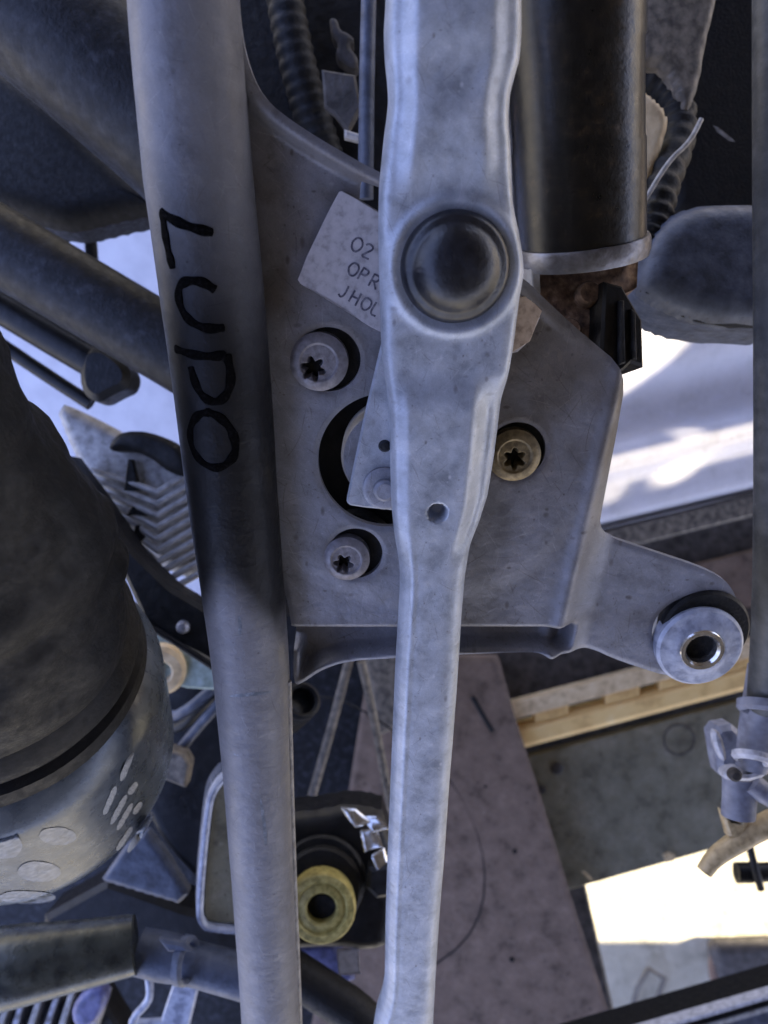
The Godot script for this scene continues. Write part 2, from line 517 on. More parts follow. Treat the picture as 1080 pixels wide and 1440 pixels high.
func wiper_linkage():
	fr = frame(540, 720, 0.2288, 20.4)
	var o := thing("wiper_linkage", "galvanized wiper linkage with motor plate, black marked tube and pale link rod", "wiper linkage", fr)
	# plate
	var pl := chaikin(outline(fr, [300, -40, 338, -30, 340, 28, 350, 88, 372, 140, 420, 178, 500, 226, 560, 256, 640, 300, 700, 372, 738, 392, 765, 420, 820, 470, 884, 522, 872, 610, 856, 700, 846, 764, 930, 792, 1022, 822, 1052, 850, 1062, 905, 1040, 955, 975, 980, 880, 950, 838, 930, 806, 930, 782, 936, 764, 926, 728, 926, 640, 930, 560, 934, 490, 938, 452, 950, 424, 970, 410, 974, 412, 900, 402, 838, 384, 780, 360, 700, 330, 500, 312, 300]), 2)
	var hole := on2(fr, 545, 650)
	var hr := hole.distance_to(on2(fr, 447, 650))
	var slot := outline(fr, [507, 254, 545, 268, 538, 300, 505, 280])
	var ear := on2(fr, 985, 906)
	var earr := ear.distance_to(on2(fr, 1040, 906))
	var sc := [on2(fr, 462, 506), on2(fr, 500, 779), on2(fr, 727, 634)]
	var sr := [0.0085, 0.0078, 0.0080]
	var padc := on2(fr, 590, 600)
	var padr := padc.distance_to(on2(fr, 590, 842))
	var f1 := on2(fr, 792, 925)
	var f2 := on2(fr, 868, 610)
	var fn := Vector2((f2 - f1).y, -(f2 - f1).x).normalized()
	var yb := on2(fr, 540, 886).y
	var yb2 := on2(fr, 540, 922).y
	var sdf := func(q: Vector2) -> float:
		var s := inside(q, pl)
		s = minf(s, q.distance_to(hole) - hr)
		s = minf(s, q.distance_to(ear) - earr)
		for k in 3: s = minf(s, q.distance_to(sc[k]) - sr[k])
		s = minf(s, -inside(q, slot))
		return s
	var hgt := func(q: Vector2, s: float) -> float:
		var h := 0.0
		h -= 0.0008 * smoothstep(padr - 0.004, padr + 0.005, q.distance_to(padc))
		var e := fn.dot(q - f1)                               # over the fold towards the ear
		var bend := smoothstep(-0.004, 0.010, e)
		h -= 0.0075 * bend
		h += 0.0014 * exp(-pow((e + 0.003) / 0.0025, 2.0))
		if e < 0.004:
			h -= 0.0100 * smoothstep(yb + 0.001, yb - 0.0030, q.y) * (1.0 - smoothstep(0.0, 0.004, e))      # flange along the lower edge
			h += 0.0075 * (1.0 - smoothstep(0.0016, 0.0034, s)) * smoothstep(yb2 + 0.0020, yb2 - 0.0005, q.y) * (1.0 - smoothstep(0.0, 0.004, e))
		h -= 0.0005 * (1.0 - smoothstep(0.0, 0.0011, s))
		h += 0.00025 * lump.get_noise_2d(q.x * 1800, q.y * 1800)
		var up := smoothstep(0.040, 0.095, q.y)               # the upper corner curls towards the camera
		if up > 0.0: h += 0.0052 * up * (1.0 - smoothstep(0.0022, 0.0050, inside(q, pl)))
		return h
	# oily dirt on the plate: thick on the motor side, screws and fold; tube shade painted in the upper corner
	var d1 := on2(fr, 800, 520)
	var d2 := on2(fr, 400, 300)
	var grime_and_shade := func(q: Vector2) -> Color:
		var n := 0.5 + 0.5 * lump.get_noise_2d(q.x * 1500 + 40, q.y * 1500)
		var f := 0.5 + 0.5 * lump.get_noise_2d(q.x * 6000, q.y * 6000 + 90)
		var w := 0.95 * exp(-pow(q.distance_to(d1) / 0.048, 2.0)) + 1.1 * exp(-pow(q.distance_to(d2) / 0.030, 2.0))
		w += 0.5 * exp(-pow(fn.dot(q - f1) / 0.004, 2.0))
		for k in 3: w += 0.55 * exp(-pow((q.distance_to(sc[k]) - sr[k]) / 0.0022, 2.0))
		w += 0.4 * exp(-pow((q.distance_to(ear) - earr) / 0.002, 2.0)) + 0.35 * exp(-pow((q.y - yb) / 0.003, 2.0))
		w = clampf(w * (0.35 + 0.9 * n) * (0.6 + 0.7 * f) + 0.25 * smoothstep(0.62, 0.85, n), 0.0, 1.0)
		return Color(1, 1, 1).lerp(Color(0.44, 0.36, 0.26), w * 0.9)
	part("mounting_plate", relief(sdf, hgt, 0.0022, bounds(pl), 0.0008, grime_and_shade), M.zinc, o)
	# gear housing and motor behind the plate
	var hb := lathe([Vector2(0, -0.004), Vector2(hr * 0.72, -0.004), Vector2(hr * 0.76, -0.006), Vector2(hr * 0.76, -0.020), Vector2(0, -0.020)], 60, Transform3D(Basis.IDENTITY, Vector3(hole.x + 0.0015, hole.y, 0)))
	part("shaft_boss", hb, M.zinc, o)
	part("gear_housing", lathe([Vector2(0, -0.015), Vector2(hr * 1.4, -0.015), Vector2(hr * 1.6, -0.03), Vector2(0, -0.032)], 60, Transform3D(Basis.IDENTITY, Vector3(hole.x + 0.0015, hole.y, 0))), M.black_plastic, o)
	var mo := Geo.new()
	var ma := inn(fr, 803, -90, 0.210)
	var mb := inn(fr, 818, 366, 0.246)
	var ax := (mb - ma).normalized()
	var sx := ax.cross(Vector3(0, 0, 1)).normalized()
	var mx := Transform3D(Basis(sx, ax.cross(sx), ax), ma)
	var L := (mb - ma).length()
	lathe([Vector2(0, -0.01), Vector2(0.0190, -0.01), Vector2(0.0190, L * 0.30), Vector2(0.0186, L * 0.31), Vector2(0.0186, L * 0.60), Vector2(0.0190, L * 0.61), Vector2(0.0190, L - 0.006), Vector2(0, L - 0.006)], 56, mx, mo)
	var mm := part("motor_casing", mo, M.black_paint, o, "black cylindrical motor casing")
	part("end_ring", lathe([Vector2(0.012, L - 0.0062), Vector2(0.0198, L - 0.006), Vector2(0.0203, L - 0.005), Vector2(0.0203, L - 0.002), Vector2(0.0196, L), Vector2(0.0, L)], 56, mx), M.steel, mm)
	for k in 3:
		var tx := mx * Transform3D(Basis(Vector3(0, 0, 1), [1.15, 2.1, 2.9][k]), Vector3.ZERO) * Transform3D(Basis.IDENTITY, Vector3(0, -0.0185, L + 0.002))
		part("crimp_tab", rbox(Vector3(0.006, 0.003, 0.009), 0.001, tx), M.cast_grey, mm)
	var rb := frame(815, 440, 0.243)
	var loc := fr.affine_inverse() * rb
	var rustp := part("bracket", relief(func(q): return inside(q, br_poly(rb)), func(q, s): return 0.0018 * lump.get_noise_2d(q.x * 2500, q.y * 2500) - 0.004 * smoothstep(0.006, 0.0, s), 0.012, bounds(br_poly(rb)), 0.0012), M.rust, o, "dirty rusted casting between motor and plate")
	rustp.transform = loc
	for k in 2:
		part("bolt_boss", lathe([Vector2(0, 0.004), Vector2(0.003, 0.004), Vector2(0.0036, 0.003), Vector2(0.004, -0.004), Vector2(0, -0.004)], 20, Transform3D(Basis.IDENTITY, Vector3([0.002, -0.004][k], [0.005, -0.006][k], 0.001))), M.rust, rustp)
	# plug connector on the right of the casting
	var cf := frame(884, 458, 0.236, 0, 12, 2)
	var cp := part("plug_connector", prism(outline(cf, [850, 395, 876, 402, 904, 450, 906, 516, 888, 510, 878, 520, 860, 530, 845, 500]), -0.02, 0, 0.0008), M.black_plastic, o, "black plastic plug socket")
	cp.transform = fr.affine_inverse() * cf
	for k in 2:
		var rp := outline(cf, [[868, 424, 874, 424, 876, 512, 868, 514], [884, 436, 890, 440, 892, 508, 886, 506]][k])
		part("rib", prism(rp, -0.001, 0.0018, 0.0004), M.dusty_black, cp)
	# sticker with handwriting
	var st := outline(fr, [475, 270, 482, 268, 540, 303, 640, 366, 736, 412, 764, 436, 744, 480, 722, 500, 640, 500, 545, 472, 512, 455, 498, 443, 484, 434, 452, 413, 424, 402, 417, 390], 0.0008)
	var stk := part("sticker", prism(chaikin(st, 1), 0.0004, 0.0008, 0.0001), M.paper, o, "torn white paper sticker with faint handwriting")
	var glyphs := {"O": [[0, .5, .12, .9, .4, 1, .68, .85, .75, .5, .6, .1, .35, 0, .1, .15, 0, .5]], "2": [[0, .8, .2, 1, .5, .95, .55, .7, .3, .35, 0, 0, .65, .05]],
		"P": [[.05, 0, .1, 1], [.1, .95, .5, .95, .6, .7, .4, .48, .1, .5]], "R": [[.05, 0, .1, 1], [.1, .95, .5, .95, .58, .72, .4, .5, .1, .5], [.3, .5, .65, 0]],
		"J": [[.4, 1, .42, .3, .25, 0, 0, .15]], "H": [[0, 0, .05, 1], [.6, 0, .62, 1], [.02, .5, .62, .55]], "L": [[.05, 1, 0, 0, .5, .05]]}
	for w in [["O2", 490, 350, 0.0036], ["OPR", 486, 384, 0.0034], ["JHOL", 474, 416, 0.0034]]:
		var org := on(fr, w[1], w[2], 0.00092)
		var rot := Basis(Vector3(0, 0, 1), deg_to_rad(-29.0))
		for k in w[0].length():
			var g := Geo.new()
			for st1 in glyphs[w[0][k]]:
				var pts := []
				for c in range(0, st1.size(), 2): pts.append(org + rot * (Vector3(st1[c] + k * 0.92 + rng.randf() * 0.05, st1[c + 1] + rng.randf() * 0.06, 0) * w[3]))
				pts = smooth3(pts, 2)
				var rows := []
				for c in pts.size():
					var t: Vector3 = (pts[mini(c + 1, pts.size() - 1)] - pts[maxi(c - 1, 0)]).normalized()
					var sd := Vector3(-t.y, t.x, 0) * 0.00026
					rows.append(PackedVector3Array([pts[c] - sd, pts[c] + sd]))
				g.grid(rows, false)
			part("handwriting", g, M.pencil, stk)
	var tanp := outline(fr, [716, 420, 742, 416, 762, 437, 745, 480, 716, 498], 0.0011)
	part("sticker", prism(tanp, 0.0009, 0.0012, 0.0001), M.paper_warm_light, o, "corner of the sticker with warm light painted in")  # warm light put into the paper colour
	# screws
	for k in 3:
		var c := on2(fr, [448, 487, 724][k], [510, 788, 642][k], 0.001)
		var r: float = [0.0078, 0.0068, 0.0074][k]
		var tc := on2(fr, [440, 483, 724][k], [519, 794, 646][k], 0.001) - c
		var tw: float = [0.3, 0.15, 0.5][k]
		var so := part("torx_screw", relief(func(q): return r - q.length(), func(q, s): return screw_top(q, s, r, tc, tw), 0.006, Rect2(-r - 0.0005, -r - 0.0005, 2 * r + 0.001, 2 * r + 0.001), 0.00022), M.brass if k == 2 else M.screw_grey, o, "brassy torx screw head" if k == 2 else "")
		so.position = Vector3(c.x, c.y, -0.0015)
		part("washer", lathe([Vector2(0, -0.009), Vector2(sr[k] + 0.003, -0.009), Vector2(sr[k] + 0.003, -0.0032), Vector2(0, -0.0032)], 36, Transform3D(Basis.IDENTITY, Vector3(sc[k].x, sc[k].y, 0) - so.position)), M.black_plastic, so)
	# crank arm and its nut
	var cr := chaikin(outline(fr, [575, 330, 519, 552, 488, 698, 487, 706, 495, 712, 560, 718, 610, 728, 700, 420, 690, 340], 0.006), 1)
	var ca := part("crank_arm", prism(cr, 0.0035, 0.0065, 0.0006), M.zinc_rod, o)
	var nc := on(fr, 541, 686, 0.0065)
	part("shaft_nut", lathe([Vector2(0, 0.0035), Vector2(0.0022, 0.0035), Vector2(0.003, 0.0028), Vector2(0.0032, 0.0014), Vector2(0.0052, 0.0014), Vector2(0.0060, 0.0008), Vector2(0.0062, -0.001), Vector2(0, -0.001)], 36, Transform3D(Basis.IDENTITY, nc)), M.zinc, ca)
	part("rivet", lathe([Vector2(0, 0.0012), Vector2(0.0012, 0.001), Vector2(0.0018, 0), Vector2(0, 0)], 18, Transform3D(Basis.IDENTITY, on(fr, 541, 627, 0.0064))), M.dusty_black, ca)
	# bushing in the ear
	var bc := on(fr, 991, 886, -0.0082)
	part("rubber_grommet", lathe([Vector2(0, -0.006), Vector2(0.0130, -0.006), Vector2(0.0138, -0.004), Vector2(0.0138, 0.0005), Vector2(0.013, 0.0015), Vector2(0, 0.0015)], 48, Transform3D(Basis.IDENTITY, bc)), M.black_rubber, o, "black rubber grommet round the bushing")
	var bp := on(fr, 986, 912, -0.0045)
	var bs := part("bushing", lathe([Vector2(0.0056, -0.016), Vector2(0.0056, -0.0005), Vector2(0.0066, 0.0010), Vector2(0.0080, 0.0010), Vector2(0.0092, 0.0002), Vector2(0.0126, -0.0002), Vector2(0.0135, -0.0012), Vector2(0.0135, -0.006), Vector2(0.012, -0.007), Vector2(0.012, -0.016), Vector2(0.0056, -0.016)], 56, Transform3D(Basis.IDENTITY, bp)), M.aluminium, o, "pale round bushing with bright steel sleeve")
	part("steel_sleeve", lathe([Vector2(0.0047, -0.017), Vector2(0.0047, 0.0006), Vector2(0.0054, 0.0015), Vector2(0.0066, 0.0015), Vector2(0.0070, 0.0009), Vector2(0.0056, -0.0012), Vector2(0.0056, -0.017), Vector2(0.0047, -0.017)], 56, Transform3D(Basis.IDENTITY, bp)), M.chrome, bs)
	frame_tube(o)
	link_rod(o)

func br_poly(rb: Transform3D) -> PackedVector2Array:
	return outline(rb, [700, 360, 905, 340, 902, 400, 878, 410, 880, 520, 868, 534, 800, 500, 720, 420])

func screw_top(q: Vector2, s: float, r: float, tc: Vector2, tw: float) -> float:
	var h := 0.0026 - 0.0012 * pow(1.0 - clampf(s / (r * 0.5), 0.0, 1.0), 2.5)
	h += 0.00005 * lump.get_noise_2d(q.x * 6000, q.y * 6000) - 0.0005 * smoothstep(r * 0.66, r * 0.60, q.length())
	var p := q - tc
	var rr := r * 0.33 * (1.0 + 0.26 * cos(6.0 * (p.angle() + tw)))
	return h - 0.0040 * smoothstep(0.00025, -0.0004, p.length() - rr)

var tube_c := [[-60, 254], [700, 327.5], [1500, 389]]
func tube_at(py: float) -> Array:         # centre (local) and radius of the tube where it crosses picture row py
	var tl := [-60, 172, 0, 179, 250, 201, 430, 226, 560, 245, 700, 263, 850, 285, 950, 299, 1090, 313, 1250, 326, 1440, 339, 1500, 343]
	var tr := [-60, 332, 0, 339, 130, 349, 250, 358, 400, 372, 560, 384, 700, 392, 800, 399, 900, 406, 960, 409, 1100, 412, 1250, 417, 1440, 424, 1500, 427]
	var a := on(fr, tab(tl, py), py, 0.004)
	var b := on(fr, tab(tr, py), py, 0.004)
	return [(a + b) * 0.5, a.distance_to(b) * 0.485]

func frame_tube(o: Node3D):
	var path := []
	var rad := []
	for k in 196:
		var ta := tube_at(-60.0 + k * 8.0)
		path.append(ta[0]); rad.append(ta[1])
	var tg := tube(path, rad, 72, null, 1.0, 0.006)
	for q in tg.v:                                        # black paint, rubbed off low down; sky reflection painted pale at the top
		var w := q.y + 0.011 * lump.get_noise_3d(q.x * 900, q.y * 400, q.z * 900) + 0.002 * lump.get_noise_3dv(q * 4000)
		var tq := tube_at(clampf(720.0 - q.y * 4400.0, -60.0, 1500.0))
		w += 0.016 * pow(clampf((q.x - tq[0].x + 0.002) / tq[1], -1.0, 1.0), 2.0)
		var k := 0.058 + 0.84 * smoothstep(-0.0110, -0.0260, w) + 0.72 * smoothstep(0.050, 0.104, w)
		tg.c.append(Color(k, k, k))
	var tb := part("frame_tube", tg, M.tube_dusty_sheen, o, "tube with black paint rubbed off its lower length, sky sheen painted in at the top, marked with letters")
	# seam strip along the lower right of the tube
	var sp := []
	for k in 40:
		var y := 955.0 + k * 13.5
		var ta := tube_at(y)
		sp.append(ta[0] + Vector3(ta[1] * 0.97, 0, 0.001))
	part("seam", tube(sp, 0.0011, 8), M.cast_grey, o)
	# marker lettering L U P O, strokes lying on the paint
	var strokes := [
		["letter", [[225, 298], [248, 312], [275, 322], [300, 327]]], ["letter", [[229, 302], [232, 330], [238, 358], [243, 378]]],
		["letter", [[303, 408], [285, 396], [262, 394], [250, 404], [252, 430], [266, 452], [290, 463], [316, 461]]],
		["letter", [[246, 490], [270, 499], [300, 502], [318, 498]]], ["letter", [[318, 498], [326, 525], [322, 552], [308, 566], [290, 563], [276, 545], [268, 515]]],
		["letter", [[294, 580], [278, 582], [267, 600], [268, 625], [280, 648], [302, 660], [322, 652], [333, 634], [328, 608], [312, 588], [290, 578]]]]
	for s in strokes:
		var pts := []
		for q in s[1]: pts.append(Vector3(q[0], q[1], 0))
		pts = smooth3(pts, 3)
		var pos := []
		var nor := []
		for q in pts:
			var ta := tube_at(q.y)
			var z: float = ta[0].z + ta[1]
			for it in 4:
				var l := on(fr, q.x, q.y, z)
				var dx := clampf((l.x - ta[0].x) / ta[1], -0.96, 0.96)
				z = ta[0].z + ta[1] * sqrt(1.0 - dx * dx)
			var l2 := on(fr, q.x, q.y, z)
			pos.append(l2)
			nor.append(Vector3(l2.x - ta[0].x, 0, l2.z - ta[0].z).normalized())
		var rows := []
		for k in pos.size():
			var t: Vector3 = (pos[mini(k + 1, pos.size() - 1)] - pos[maxi(k - 1, 0)]).normalized()
			var sd: Vector3 = t.cross(nor[k]).normalized() * (0.00112 + 0.00016 * sin(k * 0.6 + pos.size())) * sqrt(clampf(minf(k + 0.3, pos.size() - 0.7 - k) / 3.0, 0.05, 1.0))
			var nn: Vector3 = nor[k]
			rows.append(PackedVector3Array([pos[k] - sd + nn * 0.0, pos[k] - sd * 0.8 + nn * 0.00028, pos[k] + sd * 0.8 + nn * 0.00028, pos[k] + sd, pos[k] - nn * 0.0004]))
		var g := Geo.new()
		g.grid(rows)
		part("marker_letter", g, M.ink, tb)
	for q in [[[322, 979], [350, 977], [382, 973]], [[328, 1060], [338, 1061], [348, 1059]], [[336, 866], [338, 880], [337, 894]], [[366, 1122], [372, 1160], [374, 1190]]]:      # scuffs down to pale metal
		var rows := []
		var g2 := []
		for c in q: g2.append(Vector3(c[0], c[1], 0))
		g2 = smooth3(g2, 2)
		for k in g2.size():
			var ta := tube_at(g2[k].y)
			var w := 2.6 * sin(PI * (k + 0.4) / g2.size())
			var row := PackedVector3Array()
			for e in [-1.0, 0.0, 1.0]:
				var dd: Vector3 = (g2[mini(k + 1, g2.size() - 1)] - g2[maxi(k - 1, 0)]).normalized()
				var z: float = ta[0].z + ta[1]
				for it in 4:
					var l := on(fr, g2[k].x - dd.y * e * w, g2[k].y + dd.x * e * w, z)
					z = ta[0].z + ta[1] * sqrt(1.0 - pow(clampf((l.x - ta[0].x) / ta[1], -0.96, 0.96), 2.0)) + 0.00012
				row.append(on(fr, g2[k].x - dd.y * e * w, g2[k].y + dd.x * e * w, z))
			rows.append(row)
		var g := Geo.new()
		g.grid(rows, false)
		part("scuff", g, M.pale_mark, tb)

func rod_h(u: float, py: float, q: Vector2) -> float:
	var au := absf(u)
	var lo := 0.0062 * pow(maxf(1.0 - pow(au, 4.0), 0.0), 0.55)
	lo += 0.0004 * (1.0 - smoothstep(0.0, 0.18, absf(u + 0.62)))
	var mi := 0.0068 * pow(maxf(1.0 - pow(au, 9.0), 0.0), 0.5)
	mi -= 0.0004 * (1.0 - smoothstep(0.0, 0.16, absf(u + 0.80)))
	mi -= 0.0046 * smoothstep(0.40, 0.78, u)
	var ba := 0.0052 * pow(maxf(1.0 - pow(au, 14.0), 0.0), 0.5)
	var tp := 0.0078 * pow(maxf(1.0 - pow(au, 12.0), 0.0), 0.5)
	tp -= 0.0024 * smoothstep(0.50, 0.80, au)
	tp += 0.0004 * sin(py * 0.045) * (1.0 - smoothstep(0.3, 0.7, au))
	var a := smoothstep(300.0, 215.0, py)
	var b := smoothstep(515.0, 575.0, py)
	var c := smoothstep(715.0, 790.0, py)
	var h := lerpf(lerpf(lerpf(ba, tp, a), mi, b), lo, c)
	h += 0.00012 * lump.get_noise_2d(q.x * 2000, q.y * 2000) * (1.0 - au * au)
	return h

func link_rod(o: Node3D):
	var ze := 0.0105
	var xl := [-40, 541, 0, 542, 40, 540, 80, 541, 125, 545, 150, 545, 190, 540, 230, 536, 262, 533, 330, 532, 420, 534, 500, 537, 560, 545, 620, 548, 700, 550, 745, 554, 800, 562, 860, 560, 930, 556, 1000, 553, 1100, 549, 1200, 545, 1300, 542, 1370, 541, 1400, 536, 1425, 528, 1450, 524, 1490, 522]
	var xr := [-40, 734, 0, 734, 50, 734, 85, 731, 110, 724, 135, 718, 170, 716, 210, 719, 250, 720, 290, 722, 330, 730, 380, 736, 420, 730, 450, 726, 500, 719, 560, 708, 640, 698, 700, 688, 735, 676, 765, 662, 800, 655, 850, 650, 930, 645, 1000, 640, 1100, 632, 1200, 625, 1300, 617, 1400, 611, 1490, 607]
	var bc := on(fr, 640, 376, ze + 0.005)
	var hc := on(fr, 615, 720, ze + 0.006)
	var rows := []
	var py := -40.0
	while py < 1490.0:
		var a := on(fr, tab(xl, py), py, ze)
		var b := on(fr, tab(xr, py), py, ze)
		var row := PackedVector3Array()
		for k in 57:
			var f := k / 56.0
			var u := -cos(PI * f) * 0.35 + (2.0 * f - 1.0) * 0.65
			var p := a.lerp(b, (u + 1.0) * 0.5)
			var q := Vector2(p.x, p.y)
			var h := rod_h(u, py, q)
			var rd := q.distance_to(Vector2(bc.x, bc.y))
			h += 0.0010 * exp(-pow((rd - 0.0150) / 0.0015, 2.0)) * smoothstep(0.99, 0.93, absf(u))
			h -= 0.0050 * smoothstep(0.0026, 0.0019, q.distance_to(Vector2(hc.x, hc.y)))
			p.z = ze + h
			row.append(p)
		for k in 6:
			var f2 := k / 5.0
			var p2 := b.lerp(a, lerpf(0.03, 0.97, f2))
			p2.z = ze - 0.0045
			row.append(p2)
		rows.append(row)
		py += 2.4
	var g := Geo.new()
	g.grid(rows)
	var rod := part("link_rod", g, M.zinc_rod, o, "pale stamped link rod running down the middle")
	# ball joint cap
	var pr := [Vector2(0, 0.0088), Vector2(0.0025, 0.0087), Vector2(0.005, 0.0082), Vector2(0.0072, 0.0072), Vector2(0.0090, 0.0056), Vector2(0.0098, 0.0044), Vector2(0.0106, 0.0037), Vector2(0.0115, 0.0034), Vector2(0.0122, 0.0027), Vector2(0.0128, 0.0014), Vector2(0.0130, 0.0002), Vector2(0.0130, -0.003), Vector2(0, -0.003)]
	part("ball_joint_cap", lathe(pr, 72, Transform3D(Basis.IDENTITY, Vector3(bc.x, bc.y, ze + 0.0052)), null, 0.012), M.cap_plastic, rod, "dark domed cap over the ball joint")

# ---------------------------------------------------------------- simple builders for the heap
func slab(n: String, label: String, cat: String, l: Array, d: float, th: float, m: Material, o := {}) -> MeshInstance3D:
	var c := Vector2.ZERO
	for k in range(0, l.size(), 2): c += Vector2(l[k], l[k + 1]) / (l.size() / 2)
	var f := frame(c.x, c.y, d, o.get("tilt", 0.0), o.get("roll", 0.0), 0.0)
	var p := outline(f, l)
	if o.get("round", 0) > 0: p = chaikin(p, o.round)
	var rough: float = o.get("rough", 0.0)
	if rough <= 0 and o.get("edge", 0.0) <= 0:
		return whole(n, label, cat, f, prism(p, -th, 0, o.get("bev", 0.001)), m, o.get("group", ""))
	var fq: float = o.get("freq", 900.0)
	var ed: float = o.get("edge", 0.004)
	var dome: float = o.get("dome", 0.0)
	var wr: float = o.get("wrinkle", 0.0)
	var sd: float = o.get("seed", 0) * 77.0
	var bb := bounds(p)
	var h := func(q: Vector2, s: float) -> float:
		var t := 1.0 - clampf(s / ed, 0.0, 1.0)
		var k := -ed * (1.0 - sqrt(maxf(1.0 - t * t, 0.0)))
		k += rough * lump.get_noise_3d(q.x * fq, q.y * fq, sd)
		if wr > 0: k += wr * absf(lump.get_noise_3d(q.x * fq * 1.6 + q.y * fq, q.y * fq * 0.5, sd + 400.0))
		if dome > 0: k += dome * (1.0 - exp(-maxf(s, 0.0) / 0.012))
		return k
	return whole(n, label, cat, f, relief(func(q): return inside(q, p), h, th, bb, o.get("cell", 0.0015)), m, o.get("group", ""))

func pipe(n: String, label: String, cat: String, pts: Array, wid, m: Material, o := {}) -> MeshInstance3D:
	# pts: [px, py, depth]; wid: width in picture pixels, at each point or for all
	var c: Array = pts[pts.size() / 2]
	var f := frame(c[0], c[1], c[2])
	var path := []
	for q in pts: path.append(inn(f, q[0], q[1], q[2]))
	var rad := []
	for k in pts.size(): rad.append((wid[k] if wid is Array else wid) * 0.5 / F * pts[k][2])
	var sm: int = o.get("smooth", 2)
	var rr := []
	for q in rad: rr.append(Vector3(q, 0, 0))
	path = smooth3(path, sm)
	rr = smooth3(rr, sm)
	rad = []
	for k in rr.size(): rad.append(rr[k].x * (1.0 + o.get("corr", 0.0) * sin(k * 1.25)))
	return whole(n, label, cat, f, tube(path, rad, o.get("segs", 28), null, o.get("squash", 1.0), o.get("rough", 0.0)), m, o.get("group", ""))

# a bar inside an existing thing: pixel path at depth
func sub_pipe(n: String, par: Node3D, pts: Array, wid: float, m: Material, segs := 14, label := "") -> MeshInstance3D:
	var path := []
	for q in pts: path.append(par.transform.affine_inverse() * W(q[0], q[1], q[2]))
	return part(n, tube(smooth3(path, 1), wid * 0.5 / F * pts[0][2], segs), m, par, label)
func sub_slab(n: String, par: Node3D, l: Array, d: float, th: float, m: Material, rnd := 0, label := "", bev := 0.0006) -> MeshInstance3D:
	var c := Vector2.ZERO
	for k in range(0, l.size(), 2): c += Vector2(l[k], l[k + 1]) / (l.size() / 2)
	var f := frame(c.x, c.y, d)
	var p := outline(f, l)
	if rnd > 0: p = chaikin(p, rnd)
	var o := part(n, prism(p, -th, 0, bev), m, par, label)
	o.transform = par.transform.affine_inverse() * f
	return o
func sub_lathe(n: String, par: Node3D, px: float, py: float, d: float, prof: Array, m: Material, tilt := 0.0, roll := 0.0, label := "") -> MeshInstance3D:
	var o := part(n, lathe(prof, 36), m, par, label)
	o.transform = par.transform.affine_inverse() * frame(px, py, d, tilt, roll)
	return o

